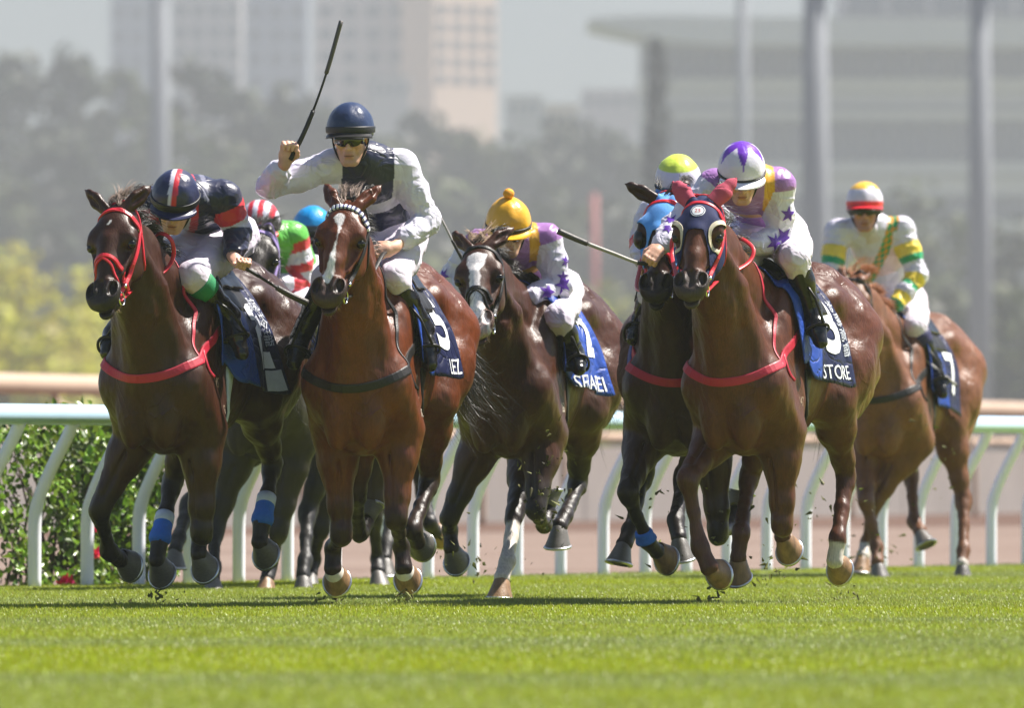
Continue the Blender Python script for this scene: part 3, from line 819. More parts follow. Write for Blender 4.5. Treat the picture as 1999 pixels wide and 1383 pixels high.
# ------------------------------------------------------------------ racehorses
M = {}
def coat_mat(name, rough, spec):
    """short sleek hair over veins and sinew: broken highlights, fine streaks along the limb"""
    m, nt, b = nodes_of(name)
    tc = N(nt, 'ShaderNodeTexCoord'); at = N(nt, 'ShaderNodeAttribute', attribute_name='col')
    def noise(scale, detail, st=(1, 1, 1), typ=None, dist=0.0, rgh=.5):
        mp = N(nt, 'ShaderNodeMapping'); mp.inputs['Scale'].default_value = st; nt.links.new(tc.outputs['Object'], mp.inputs['Vector'])
        n = N(nt, 'ShaderNodeTexNoise'); n.inputs['Scale'].default_value = scale; n.inputs['Detail'].default_value = detail; n.inputs['Distortion'].default_value = dist; n.inputs['Roughness'].default_value = rgh
        if typ: n.noise_type = typ
        nt.links.new(mp.outputs[0], n.inputs['Vector']); return n.outputs[0]
    def rng_(sock, a, b_, c, d):
        r = N(nt, 'ShaderNodeMapRange'); r.inputs[1].default_value = a; r.inputs[2].default_value = b_; r.inputs[3].default_value = c; r.inputs[4].default_value = d
        nt.links.new(sock, r.inputs[0]); return r.outputs[0]
    mott = noise(9, 5); hair = noise(150, 3, (1, 1, .16)); big = noise(3, 2)
    mx = N(nt, 'ShaderNodeMix', data_type='RGBA', blend_type='MULTIPLY'); mx.inputs[0].default_value = 1
    nt.links.new(at.outputs['Color'], mx.inputs[6]); nt.links.new(rng_(mott, .25, .75, .72, 1.28), mx.inputs[7])
    m2 = N(nt, 'ShaderNodeMix', data_type='RGBA', blend_type='MULTIPLY'); m2.inputs[0].default_value = 1
    nt.links.new(mx.outputs[2], m2.inputs[6]); nt.links.new(rng_(hair, .3, .7, .78, 1.22), m2.inputs[7])
    nt.links.new(m2.outputs[2], b.inputs['Base Color'])
    nt.links.new(rng_(big, .3, .7, rough - .06, rough + .12), b.inputs['Roughness'])
    b.inputs['Specular IOR Level'].default_value = spec
    b.inputs['Sheen Weight'].default_value = 0
    # veins
    vn = noise(7.5, 2, (1, 1, .55), None, 1.1)
    ab = N(nt, 'ShaderNodeMath', operation='SUBTRACT'); ab.inputs[1].default_value = .5; nt.links.new(vn, ab.inputs[0])
    a2 = N(nt, 'ShaderNodeMath', operation='ABSOLUTE'); nt.links.new(ab.outputs[0], a2.inputs[0])
    vein = rng_(a2.outputs[0], 0, .05, 1, 0)
    gate = rng_(noise(2.6, 1), .50, .62, 0, 1)
    vg = N(nt, 'ShaderNodeMath', operation='MULTIPLY'); nt.links.new(vein, vg.inputs[0]); nt.links.new(gate, vg.inputs[1])
    b1 = N(nt, 'ShaderNodeBump'); b1.inputs['Strength'].default_value = .40; b1.inputs['Distance'].default_value = .006; nt.links.new(vg.outputs[0], b1.inputs['Height'])
    b2 = N(nt, 'ShaderNodeBump'); b2.inputs['Strength'].default_value = .10; b2.inputs['Distance'].default_value = .02; nt.links.new(noise(17, 4, (1, 1, .5)), b2.inputs['Height']); nt.links.new(b1.outputs[0], b2.inputs['Normal'])
    b3 = N(nt, 'ShaderNodeBump'); b3.inputs['Strength'].default_value = .6; b3.inputs['Distance'].default_value = .003; nt.links.new(hair, b3.inputs['Height']); nt.links.new(b2.outputs[0], b3.inputs['Normal'])
    nt.links.new(b3.outputs[0], b.inputs['Normal'])
    return m
def build_materials():
    M['coat'] = coat_mat('horse_coat', .40, .30)
    M['coat_dull'] = coat_mat('horse_coat_hazy', .45, .32)
    M['eye'] = mat('eye_gloss', (0.006, 0.004, 0.003), rough=0.14, spec=0.45, noise=0, coat=0.0)
    M['hoof_dark'] = mat('hoof_horn_dark', srgb(96, 92, 88), rough=0.4, noise=0.25, nscale=60, bump=0.2, stretch=(1, 1, 4))
    M['hoof_tan'] = mat('hoof_horn_pale', srgb(132, 101, 70), rough=0.45, noise=0.55, nscale=28, bump=0.2, stretch=(1, 1, 0.3))
    M['coronet'] = mat('white_coronet', srgb(205, 198, 188), rough=0.7, noise=0.1)
    M['shoe'] = mat('aluminium_shoe', (0.6, 0.6, 0.6), rough=0.35, metal=1.0, noise=0.2)
    M['steel'] = mat('bit_steel', (0.7, 0.7, 0.7), rough=0.18, metal=1.0, noise=0.05)
    M['red'] = mat('red_strap', srgb(196, 24, 44), rough=0.42, noise=0.1, bump=0.1, coat=0.2)
    M['crimson'] = mat('crimson_strap', srgb(170, 18, 48), rough=0.5, noise=0.1, bump=0.1)
    M['black'] = mat('black_leather', srgb(26, 23, 23), rough=0.45, spec=.35, noise=0.15, bump=0.15, coat=0.05)
    M['boot'] = mat('patent_boot', srgb(14, 13, 14), rough=0.26, spec=.4, noise=0.1, bump=0.25, bscale=45, coat=0.12)
    M['purple'] = mat('purple_strap', srgb(150, 128, 190), rough=0.6, noise=0.1)
    M['blue_wrap'] = mat('blue_bandage', srgb(40, 110, 205), rough=0.8, noise=0.12, bump=0.3, bscale=90)
    M['white_wrap'] = mat('pale_tape', srgb(200, 210, 225), rough=0.6, noise=0.1)
    M['hair_grey'] = mat('mane_hair_grey_brown', srgb(140, 120, 108), rough=0.55, noise=0.4, nscale=60)  # grey-brown hair of the forelocks
    M['hair_black'] = mat('black_horse_hair', srgb(34, 29, 28), rough=0.4, noise=0.4, nscale=60)
    M['hair_chestnut'] = mat('chestnut_horse_hair', srgb(165, 98, 48), rough=0.5, noise=0.3, nscale=60)
    M['hair_pale'] = mat('pale_forelock_hair', srgb(182, 156, 130), rough=0.55, noise=0.4, nscale=60)
    M['cloth_blue'] = mat('saddlecloth_blue', srgb(30, 64, 146), rough=0.5, noise=0.12, nscale=9, bump=0.12, bscale=60, spec=.3, folds=.55, fscale=6.0)
    M['cloth_navy'] = mat('saddlecloth_navy', srgb(20, 26, 62), rough=0.45, noise=0.12, nscale=9, bump=0.12, bscale=60, spec=.3, folds=.55, fscale=6.0)
    M['print_white'] = mat('white_print', srgb(228, 230, 232), rough=0.55, noise=0.04)
    M['print_navy'] = mat('navy_print', srgb(24, 30, 78), rough=0.55, noise=0.04)
    M['print_silver'] = mat('silver_print', srgb(190, 194, 202), rough=0.5, noise=0.08)
    M['freeze_white'] = mat('freeze_brand_hair', srgb(150, 128, 108), rough=0.7, noise=0.25, nscale=120)
    M['freeze_pale'] = mat('freeze_brand_white_hair', srgb(190, 180, 165), rough=0.7, noise=0.25, nscale=120)
    M['hood_navy'] = mat('hood_navy', srgb(22, 31, 72), rough=0.75, noise=0.1, nscale=20, bump=0.2, bscale=350, spec=.25)
    M['hood_blue'] = mat('hood_sky_blue', srgb(70, 150, 222), rough=0.7, noise=0.1, nscale=20, bump=0.2, bscale=350, sheen=0.3)
    M['hood_pink'] = mat('ear_cover_rose', srgb(178, 76, 96), rough=0.8, noise=0.08, bump=0.2, bscale=350, spec=.25)
    M['hood_cream'] = mat('eye_rim_cream', srgb(205, 192, 168), rough=0.7, noise=0.06)
    M['stripe_white'] = mat('browband_white', srgb(225, 226, 236), rough=0.7, noise=0.05)
    M['stripe_navy'] = mat('browband_navy', srgb(40, 46, 100), rough=0.7, noise=0.05)

def hoof_mesh(parent, C, X, Z, L, name_mat, scale=1.0, white=False):
    """hoof with its sole frame at C (coronet centre): X toe, Z up, L left, all in horse space"""
    R = np.stack([X, L, Z], 1); n = 20; rings = []
    prof = [(0.000, .0305, 1.0, .088), (0.04, .0355, 1.0, .082), (0.28, .0405, 1, .062), (0.6, .0495, 1, .032), (0.95, .0595, 1, .003), (1.0, .0595, 1, 0.0)]
    v = []; col = []
    for s, r, _, zz in prof:
        for j in range(n):
            w = j * 2 * math.pi / n; cx, sy = math.cos(w), math.sin(w)
            front = 0.5 + 0.5 * cx
            x = cx * r * (1.12 if cx > 0 else 1.0) + (s - 0.5) * 0.030 + 0.004
            z = zz * (0.62 + 0.38 * front)
            y = sy * r * 0.98
            v.append(R @ (V(x, y * .95, (z - 0.075) * 1.10) * scale) + C)
    f = [(i * n + j, i * n + (j + 1) % n, (i + 1) * n + (j + 1) % n, (i + 1) * n + j) for i in range(len(prof) - 1) for j in range(n)]
    # slightly dished sole with the frog
    o = len(v)
    v += [p.copy() for p in v[(len(prof) - 1) * n:len(prof) * n]]        # sharp edge round the sole
    o2 = o; o = len(v)
    for rr, zz in ((0.8, 0.006), (0.35, 0.012)):
        for j in range(n):
            w = j * 2 * math.pi / n; cx, sy = math.cos(w), math.sin(w)
            v.append(R @ (V(cx * .0575 * rr * 1.05 + 0.017, sy * .056 * rr, zz - 0.075) * scale) + C)
    f += [(o2 + j, o2 + (j + 1) % n, o + (j + 1) % n, o + j) for j in range(n)]
    f += [(o + j, o + (j + 1) % n, o + n + (j + 1) % n, o + n + j) for j in range(n)]
    f.append(tuple(o + n + j for j in range(n)))
    f = [t[::-1] for t in f]
    fm = [1 if (white and i < 2 * n) else 0 for i in range(len(f))]
    h = obj('hoof', v, f, [M[name_mat], M['coronet']], parent, fmat=fm)
    # shoe: a thin open ring under the wall
    mb = MB(); pts = []
    for a in np.linspace(-2.5, 2.5, 19):
        pts.append(R @ (V(math.cos(a) * .054 * (1.12 if math.cos(a) > 0 else 1) + 0.018, math.sin(a) * .053, -0.079) * scale) + C)
    mb.tube(pts, 0.0065 * scale, 6)
    s = mb.build('horseshoe', M['shoe'], h)
    return h

def head_frame(poll, muz, left, yaw=0.0):
    a = unit(muz - poll)
    l = unit(left - a * (left @ a)); n = np.cross(a, l)
    c, s = math.cos(yaw), math.sin(yaw)
    l, n = l * c - n * s, n * c + l * s
    return a, l, n

def hair_mesh(strands, width, parent, name, material, n=4):
    """tapered hair locks; strands = list of point lists"""
    v = []; f = []
    for pts in strands:
        m = len(pts); o = len(v)
        side = None
        for i, p in enumerate(pts):
            t = unit(V(pts[min(i + 1, m - 1)]) - V(pts[max(i - 1, 0)]))
            if side is None: side = unit(np.cross(t, rng.normal(size=3)))
            side = unit(side - t * (side @ t)); b = np.cross(t, side)
            w = width * (1 - (i / (m - 1)) ** 1.5 * 0.9)
            for k in range(3):
                q = k * 2 * math.pi / 3
                v.append(V(p) + w * (math.cos(q) * side + math.sin(q) * b))
        for i in range(m - 1):
            for k in range(3):
                f.append((o + i * 3 + k, o + i * 3 + (k + 1) % 3, o + (i + 1) * 3 + (k + 1) % 3, o + (i + 1) * 3 + k))
    return obj(name, np.array(v), np.array(f), material, parent)

def horse(cfg):
    D = cfg['D']; psi = math.radians(cfg.get('psi', 17)); s, c = math.sin(psi), math.cos(psi)
    fwd = V(-s, -c, 0); left = V(c, -s, 0)
    xc = 0.62
    C = P(cfg['chest'], 800, D - xc * c)
    O = V(C[0] - xc * fwd[0], C[1] - xc * fwd[1], 0)
    root = empty('racehorse', O, math.atan2(fwd[1], fwd[0]))
    tag(root, cfg['label'], 'horse', 'racehorses galloping towards the camera')
    Rm = np.stack([fwd, left, V(0, 0, 1)], 0)           # world -> local
    W = lambda p: Rm @ (np.asarray(p) - O)              # to horse space
    def J(px, py, lx): return W(P(px, py, D - lx * c))
    pit = math.radians(cfg.get('pitch', 2.0)); cp, sp = math.cos(pit), math.sin(pit); lift = cfg.get('lift', 0.03)
    sc = cfg.get('scale', 1.0)
    def T(x, y, z):
        z = z - 1.2; x, z = x * sc, z * sc
        return V(x * cp + z * sp, y * sc * yw(x), -x * sp + z * cp + 1.2 + lift)
    def yw(x): return .83 + .06 * min(max((x - .40) / .25, 0), 1)
    RT = np.array([[cp, 0, -sp], [0, 1, 0], [sp, 0, cp]])  # rows = axes of tilted ellipsoids
    def tilt(a):                                          # axes leaning back by a (about the lateral axis)
        ca, sa = math.cos(a), math.sin(a)
        return np.array([[ca, 0, sa], [0, 1, 0], [-sa, 0, ca]])
    B = Body()
    E = lambda x, y, z, r, R=None, k=0.07, op=1: B.ell(T(x, y, z), V(r) * sc * V(1, yw(x), 1), RT if R is None else R, k, op)
    # trunk
    E(.10, 0, 1.18, (.58, .285, .395))
    E(-.30, 0, 1.26, (.42, .255, .26))
    E(.50, 0, 1.09, (.33, .245, .35))
    E(-.58, 0, 1.37, (.36, .26, .25))
    B.chain([T(.5, 0, 1.50), T(.15, 0, 1.47), T(-.35, 0, 1.48), T(-.56, 0, 1.51), T(-.86, 0, 1.43)], [.09, .085, .095, .11, .08], k=0.08)
    for y in (-1, 1):
        E(-.66, .155 * y, 1.18, (.25, .145, .34))
        E(-.86, .12 * y, 1.24, (.10, .09, .22))
        E(-.38, .195 * y, 1.46, (.10, .07, .07))
        E(.44, .175 * y, 1.28, (.12, .085, .34), tilt(0.42), 0.05)
        E(.38, .20 * y, .99, (.15, .09, .19), tilt(-0.5), 0.06)
        E(.68, .165 * y, 1.09, (.10, .105, .17), None, 0.06)
        E(.735, .085 * y, .965, (.10, .088, .19), None, 0.045)
    B.cone(T(.905, 0, 1.15), T(.87, 0, .86), .02, .03, 0.06, op=-1)
    for y in (-1, 1):
        B.cone(T(.60, .20 * y, 1.46), T(.80, .20 * y, 1.20), .012, .016, .05, op=-1)
        B.cone(T(.26, .31 * y, 1.22), T(.50, .315 * y, .99), .010, .014, .04, op=-1)
        B.cone(T(-.30, .30 * y, 1.30), T(-.44, .31 * y, 1.05), .010, .014, .05, op=-1)
    # head and neck joints
    poll = J(*cfg['poll']); mz = cfg['muzzle']
    HL = cfg.get('head_len', 0.56)
    muz = W(solve_joint(P(cfg['poll'][0], cfg['poll'][1], D - cfg['poll'][2] * c), mz[0], mz[1], HL, 1))
    a_, l_, n_ = head_frame(poll, muz, V(0, 1, 0), math.radians(cfg.get('hyaw', 0)))
    hs = HL / 0.56
    H = lambda a, l, n: poll + hs * (a_ * a + l_ * l + n_ * n)
    RH = np.stack([a_, l_, n_])
    EH = lambda a, l, n, r, k=0.03, op=1, rot=0.0: B.ell(H(a, l, n), V(r) * hs, (np.array([[math.cos(rot), 0, math.sin(rot)], [0, 1, 0], [-math.sin(rot), 0, math.cos(rot)]]) @ RH), k, op)
    # neck: crest, middle and underside
    nb = H(0.02, 0, -0.06); th = H(0.10, 0, -0.17)
    mid = lerp(T(.50, 0, 1.42), nb, 0.55) + V(0, 0, 0.03)
    B.chain([T(.36, 0, 1.47), mid, nb], [.16, .115, .078], k=0.08, ratio=.62, u=left @ Rm.T if False else V(0, 1, 0))
    B.chain([T(.66, 0, 1.22), lerp(T(.66, 0, 1.20), th, 0.55), th], [.215, .135, .082], k=0.10, ratio=.74, u=V(0, 1, 0))
    B.chain([T(.74, 0, 1.12), lerp(T(.74, 0, 1.10), th, 0.6), th], [.10, .06, .05], k=0.06)
    for y in (-1, 1):       # long muscle down each side of the neck and the jugular groove in front of it
        B.chain([T(.70, .12 * y, 1.20), lerp(T(.62, .11 * y, 1.26), H(.10, .06 * y, -.12), .55), H(.12, .055 * y, -.13)], [.085, .062, .03], k=0.035)
    # head
    EH(.075, 0, -.045, (.115, .098, .085))
    B.chain([H(.10, 0, -.045), H(.28, 0, -.045), H(.46, 0, -.048)], [.090 * hs, .074 * hs, .050 * hs], 0.03, 0.95, l_)
    EH(.15, 0, .014, (.11, .088, .036), .03)
    B.chain([H(.20, 0, .016), H(.33, 0, .006), H(.45, 0, -.012)], [.042 * hs, .034 * hs, .028 * hs], 0.03)
    for y in (-1, 1):
        EH(.155, .084 * y, .000, (.060, .040, .034), .025)
        EH(.19, .070 * y, -.118, (.130, .038, .090), .03, rot=-0.35)
        B.chain([H(.25, .055 * y, -.155), H(.36, .036 * y, -.115), H(.49, .024 * y, -.100)], [.036, .029, .026], 0.03)
        B.cone(H(.21, .100 * y, -.032), H(.35, .066 * y, -.040), .015, .010, 0.02)
        EH(.205, .120 * y, -.012, (.032, .020, .022), .010, -1)
        EH(.205, .099 * y, -.014, (.027, .020, .021), .008)
        B.cone(H(.172, .098 * y, .012), H(.188, .118 * y, -.006), .017, .011, .014)
        B.cone(H(.188, .118 * y, -.006), H(.228, .112 * y, -.008), .0085, .006, .010)
        EH(.462, .052 * y, -.016, (.056, .036, .036), .022)
        EH(.500, .040 * y, -.030, (.050, .034, .036), .025)
        EH(.464, .053 * y, .015, (.044, .0255, .031), .008, -1, rot=.12)
        B.cone(H(.425, .034 * y, .012), H(.475, .026 * y, .014), .011, .010, .012)
        EH(.10, .098 * y, -.006, (.032, .014, .020), .025, -1)
        B.cone(H(.30, .058 * y, -.078), H(.41, .044 * y, -.066), .016, .010, 0.03, op=-1)
        B.cone(H(.25, .096 * y, -.010), H(.36, .060 * y, -.006), .012, .008, 0.03, op=-1)
    EH(.500, 0, -.040, (.056, .042, .046), .03)
    EH(.524, 0, -.028, (.036, .040, .036), .020)
    EH(.530, 0, -.082, (.046, .040, .028), .012)
    EH(.566, 0, -.062, (.050, .07, .0055), .006, -1, rot=.25)
    B.cone(H(.43, 0, .016), H(.50, 0, .018), .006, .006, .02, op=-1)
    # ears
    ears = {}
    for side, y in (('L', 1), ('R', -1)):
        tip_px = cfg['ear' + side]
        b = H(.005, .058 * y, .012)
        bw = O + Rm.T @ b
        tip = W(solve_joint(bw, tip_px[0], tip_px[1], 0.165 * hs, tip_px[2]))
        e = unit(tip - b)
        fn = V(1, 0, 0) + 0.5 * V(0, y, 0) if len(tip_px) < 4 else V(tip_px[3])
        fn = unit(fn - e * (fn @ e)); ew = np.cross(e, fn)
        Lr = np.linalg.norm(tip - b)
        m1 = b + e * Lr * .42; m2 = b + e * Lr * .75
        B.chain([b - e * .02, m1, m2, tip], [.031, .039, .025, .004], 0.012, .62, fn)
        if not cfg.get('ear_cover'): B.ell(m1 + fn * .027, (Lr * .34, .017, .019), np.stack([e, ew, fn]), 0.008, -1)
        ears[side] = (b, m1, m2, tip, fn)
    # legs
    seg = []        # (a, b, tag) for colouring
    hoofs = []
    for nm, lg in cfg['legs'].items():
        y = 1 if nm[0] == 'L' else -1
        if nm[1] == 'F':
            e0 = J(*lg['e']) if 'e' in lg else T(.44, .185 * y, .86)
            kn = W(solve_joint(O + Rm.T @ e0, *lg['p'][0][:2], .43 * sc, lg['p'][0][2]))
            fe = W(solve_joint(O + Rm.T @ kn, *lg['p'][1][:2], .29 * sc, lg['p'][1][2]))
            co = W(solve_joint(O + Rm.T @ fe, *lg['p'][2][:2], .105 * sc, lg['p'][2][2]))
            sh = T(.66, .165 * y, 1.10)
            B.chain([sh, e0], [.115, .115], .07)
            d = unit(kn - e0); fr = unit(np.cross(d, V(0, 1, 0)))
            q1 = lerp(e0, kn, .30)
            B.chain([e0, q1, lerp(e0, kn, .72), kn], [.106, .089, .054, .050], .05)
            B.ell(q1 + fr * .022, (.17, .070, .058), np.stack([d, np.cross(fr, d), fr]), .03)
            lt_ = np.cross(fr, d); B.cone(q1 + fr * .085 - lt_ * .022 * y, lerp(e0, kn, .88) + fr * .050 - lt_ * .010 * y, .007, .005, .02, op=-1)
            B.ell(q1 - fr * .03, (.16, .062, .06), np.stack([d, np.cross(fr, d), fr]), .03)
            B.cone(kn - d * .035, kn + unit(fe - kn) * .03, .050, .046, .02)
            B.cone(kn + fr * .016 - d * .02, kn + fr * .014 + unit(fe - kn) * .02, .036, .034, .02)
            pts = [(e0, kn), (kn, fe), (fe, co)]
            cr = .031
        else:
            hp = T(-.60, .165 * y, 1.28)
            e0 = J(*lg['e']) if 'e' in lg else T(-.32, .19 * y, .97)
            kn = W(solve_joint(O + Rm.T @ e0, *lg['p'][0][:2], .46 * sc, lg['p'][0][2]))
            fe = W(solve_joint(O + Rm.T @ kn, *lg['p'][1][:2], .37 * sc, lg['p'][1][2]))
            co = W(solve_joint(O + Rm.T @ fe, *lg['p'][2][:2], .105 * sc, lg['p'][2][2]))
            B.chain([hp, lerp(hp, e0, .55), e0], [.20, .175, .12], .08)
            d = unit(kn - e0); fr = unit(np.cross(d, V(0, 1, 0)))
            B.chain([T(-.80, .14 * y, 1.10), lerp(e0, kn, .35) - fr * .05], [.13, .075], .07)
            B.chain([e0, lerp(e0, kn, .38), lerp(e0, kn, .75), kn], [.120, .088, .052, .046], .05)
            cd = unit(fe - kn); bk = unit(np.cross(cd, V(0, -1, 0)))
            hk = kn + bk * .052 - cd * .05
            B.cone(kn + cd * .05, hk, .040, .030, .025)
            B.cone(lerp(e0, kn, .62) - fr * .03, hk, .024, .02, .03)
            B.cone(kn - d * .02, kn + cd * .05, .049, .043, .02)
            pts = [(e0, kn), (kn, fe), (fe, co)]
            cr = .033
        cd = unit(fe - kn); bk = unit(np.cross(cd, V(0, -1, 0)))
        B.chain([kn, lerp(kn, fe, .5), fe], [cr + .012, cr, cr + .003], .02)
        B.cone(kn + bk * .018 + cd * .03, fe + bk * .016 - cd * .03, .021, .021, .018)
        B.cone(fe - cd * .015, fe + unit(co - fe) * .012, .040, .040, .018)
        B.cone(fe + bk * .018, fe + bk * .022 + cd * .012, .026, .022, .02)
        B.chain([fe, lerp(fe, co, .55), co], [.037, .034, .043], .02)
        pd = unit(co - fe)
        nn = unit(np.cross(pd, V(0, 1, 0)))
        if np.linalg.norm(np.cross(pd, V(0, 1, 0))) < .3: nn = unit(V(1, 0, -.5) - pd * (V(1, 0, -.5) @ pd))
        fl = math.radians(lg.get('flex', 0))
        ang = math.radians(50) - fl
        ca, sa = math.cos(ang), math.sin(ang)
        X = pd * ca + nn * sa; Z = -pd * sa + nn * ca
        hoofs.append((co + pd * .012, X, Z, np.cross(Z, X), lg))
        seg.append((nm, e0, kn, fe, co, lg))
    # surface
    res = cfg.get('res', .009); fr_ = cfg.get('hres', .0055)
    lo, hi = B.bbox(); lo -= .03; hi += .03
    hx = [H(0, 0, 0), H(.6, 0, 0), H(.3, 0, -.2), ears['L'][3], ears['R'][3]]
    hmin = np.min(hx, 0); hmax = np.max(hx, 0)
    xs = grid_axis(lo[0], hi[0], res * 1.25, (hmin[0] - .03, hi[0], fr_))
    ys = grid_axis(lo[1], hi[1], res, (hmin[1] - .09, hmax[1] + .09, fr_))
    zs = grid_axis(lo[2], hi[2], res * 1.05, (hmin[2] - .02, hi[2], fr_))
    verts, Q = B.mesh(xs, ys, zs)
    verts = smooth(verts, Q, 1, .5)
    nor = vnormals(verts, Q)
    # veins, sinew and folds
    q = verts - poll; ha = q @ a_ / hs; hl = q @ l_ / hs; hn = q @ n_ / hs
    inhead = (ha > -.05) & (ha < .7) & (np.abs(hl) < .14) & (hn > -.25) & (hn < .12)
    amp = np.where(inhead, .0014, .0055)
    verts = verts + nor * (amp * (vnoise(verts * V(1, 1, .55), 16, 3) + .5 * vnoise(verts * V(1, 1, .6), 38, 5)))[:, None]
    # coat
    c0 = V(cfg['coat']) * V(.56, .50, .49); c1 = V(cfg.get('points', (.012, .010, .009)))
    N_ = len(verts)
    nz = vnoise(verts, 5, 11)[:, None]
    col = np.tile(c0, (N_, 1)) * (1 + .16 * nz)
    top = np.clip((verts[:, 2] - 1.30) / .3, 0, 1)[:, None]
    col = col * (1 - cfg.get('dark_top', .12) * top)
    mane_side = V(cfg.get('muzzle_col', (.022, .018, .017)))
    segid = np.full(N_, -1); best = np.full(N_, .13)
    for si, (nm, e0, kn, fe, co, lg) in enumerate(seg):
        total = 0
        for part, (a, b) in enumerate(((e0, kn), (kn, fe), (fe, co + unit(co - fe) * .03))):
            ba = b - a; t = np.clip((verts - a) @ ba / (ba @ ba), 0, 1)
            dd = np.linalg.norm(verts - a - t[:, None] * ba, axis=1)
            lv = part + t
            m = dd < best
            m &= ~((part == 0) & (t <= 0))
            w = np.where(m, np.clip((lv - cfg.get('points_from', .55)) / .5, 0, 1), 0)
            w = w * np.clip((.13 - dd) / .03, 0, 1)
            kk = cfg.get('points_mix', .9)
            col = np.where(m[:, None], c0 * (1 + .16 * nz) * (1 - w[:, None] * kk) + c1 * w[:, None] * kk, col)
            sock = lg.get('sock')
            if sock is not None:
                ws = np.clip((lv + .06 * nz[:, 0] - sock) / .06, 0, 1)[:, None] * m[:, None]
                col = col * (1 - ws) + V(.52, .47, .42) * ws
            best = np.where(m, dd, best)
    mz_ = np.clip((ha - .40 - .03 * nz[:, 0]) / .07, 0, 1) * inhead
    col = col * (1 - .85 * mz_[:, None]) + mane_side * .85 * mz_[:, None]
    for y in (-1, 1):
        de = np.linalg.norm(verts - H(.205, .112 * y, -.012), axis=1)
        w = np.clip((.042 - de) / .02, 0, 1)[:, None] * .7
        col = col * (1 - w) + mane_side * w
        # inside of the nostril
        dq = [(verts - H(.464, .053 * y, .010)) @ r_ for r_ in (a_, l_, n_)]
        dn = np.sqrt((dq[0] / .046) ** 2 + (dq[1] / .0265) ** 2 + (dq[2] / .026) ** 2)
        w = np.clip((1.02 - dn) / .12, 0, 1)[:, None] * .9
        col = col * (1 - w) + V(.010, .006, .006) * w
    if 'blaze' in cfg:
        facew = inhead & (hn > -.06 + 0 * ha)
        wz = cfg['blaze'](ha + .006 * vnoise(verts, 60, 2), hl + .006 * vnoise(verts, 60, 4), hn) * facew
        wz = np.clip(wz, 0, 1)[:, None]
        col = col * (1 - wz) + V(.74, .70, .68) * wz
        if cfg.get('pink'):
            wp = (np.clip((ha - .47) / .04, 0, 1) * facew * (np.abs(hl) < .055) * .8)[:, None] * wz
            col = col * (1 - wp) + V(.50, .33, .30) * wp
    dn_ = cfg.get('dark_face', 0)
    if dn_:
        w = (inhead * dn_)[:, None]; col = col * (1 - w)
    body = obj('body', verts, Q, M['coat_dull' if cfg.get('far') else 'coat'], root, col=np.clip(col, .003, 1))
    bvh = bvh_of(verts, Q)
    # eyes, hooves
    for y in (-1, 1):
        bm = bmesh.new(); bmesh.ops.create_uvsphere(bm, u_segments=16, v_segments=10, radius=.0232 * hs)
        me = bpy.data.meshes.new('eye'); bm.to_mesh(me); bm.free()
        for p_ in me.polygons: p_.use_smooth = True
        me.materials.append(M['eye'])
        e = link('eye', me, root, H(.206, .1035 * y, -.012))
    for (Cc, X, Z, L_, lg) in hoofs:
        hoof_mesh(root, Cc, X, Z, L_, lg.get('hoof', 'hoof_dark'), 1.24 * sc, lg.get('white', False))
    for nm, e0, kn, fe, co, lg in seg:
        if lg.get('wrap'):
            t0, t1 = (.62, 1.02) if lg['wrap'] == 1 else (.80, 1.0)
            pts = [lerp(kn, fe, t) for t in np.linspace(t0, 1.0, 7)]
            if lg['wrap'] == 1: pts += [fe + unit(co - fe) * .02]
            mb = MB(); mb.tube(pts, [.041, .0455, .0475, .047, .050, .0545, .055, .046][:len(pts)], 18)
            wr = mb.build('bandage', M['blue_wrap'], root)
            if lg['wrap'] == 1:
                mb = MB(); mb.tube([lerp(kn, fe, t0 - .04), lerp(kn, fe, t0 + .12)], .0475, 18); mb.build('tape', M['white_wrap'], wr)
    # tail and mane
    tc = M[cfg.get('tail_mat', 'hair_black')]
    tb = T(-.90, 0, 1.46)
    st = []
    td = V(cfg.get('tail_dir', (-.45, .1, -.5)))
    for k in range(cfg.get('tail_n', 130) // 7):
        sprd = cfg.get('tail_spread', .55); e0 = rng.normal(size=3) * V(.05, .07, .05) * sprd; L0 = cfg.get('tail_len', .42) * rng.uniform(.8, 1.4); cw = rng.normal(size=3) * .085 * sprd
        for j in range(26):
            e = e0 + rng.normal(size=3) * .018; L_ = L0 * rng.uniform(.6, 1.08)
            p0 = tb + rng.normal(size=3) * .016
            p1 = p0 + V(-.10, 0, -.05) + e * .25
            p2 = p1 + unit(td + V(0, 0, -.05)) * L_ * .45 + e * .8 + cw * .5
            p3 = p2 + unit(td * .55 + V(0, 0, -.55)) * L_ * .5 + e * .9 - cw * .9
            p4 = p3 + unit(td * .7 + V(0, 0, -.25)) * L_ * .12 + e * .3 - cw * 1.1
            st.append(spline([p0, p1, p2, p3, p4], 10))
    hair_mesh(st, .0024, root, 'tail', tc)
    st = []
    mm = M[cfg.get('mane_mat', 'hair_grey')]
    nf = cfg.get('forelock', 110)
    for k in range(nf // 9):                            # locks of hair blown up behind the brow
        y = rng.uniform(-.042, .046); b0 = H(rng.uniform(-.07, .0), y, rng.uniform(-.01, .03))
        up0 = unit(V(rng.uniform(-.9, -.1), rng.uniform(-.5, .7) + y * 6, rng.uniform(.5, 1)))
        L0 = rng.uniform(.06, .12); bend = V(rng.uniform(-.03, 0), rng.normal() * .02 + .01, rng.uniform(-.035, .005))
        for j in range(16):
            b = b0 + rng.normal(size=3) * .006; up = unit(up0 + rng.normal(size=3) * .12); L_ = L0 * rng.uniform(.6, 1.1)
            st.append([b, b + up * L_ * .4 + bend * .15, b + up * L_ * .75 + bend * .6, b + up * L_ + bend * 1.3 + rng.normal(size=3) * .004])
    if st: hair_mesh(st, .0015, root, 'forelock', mm)
    st = []
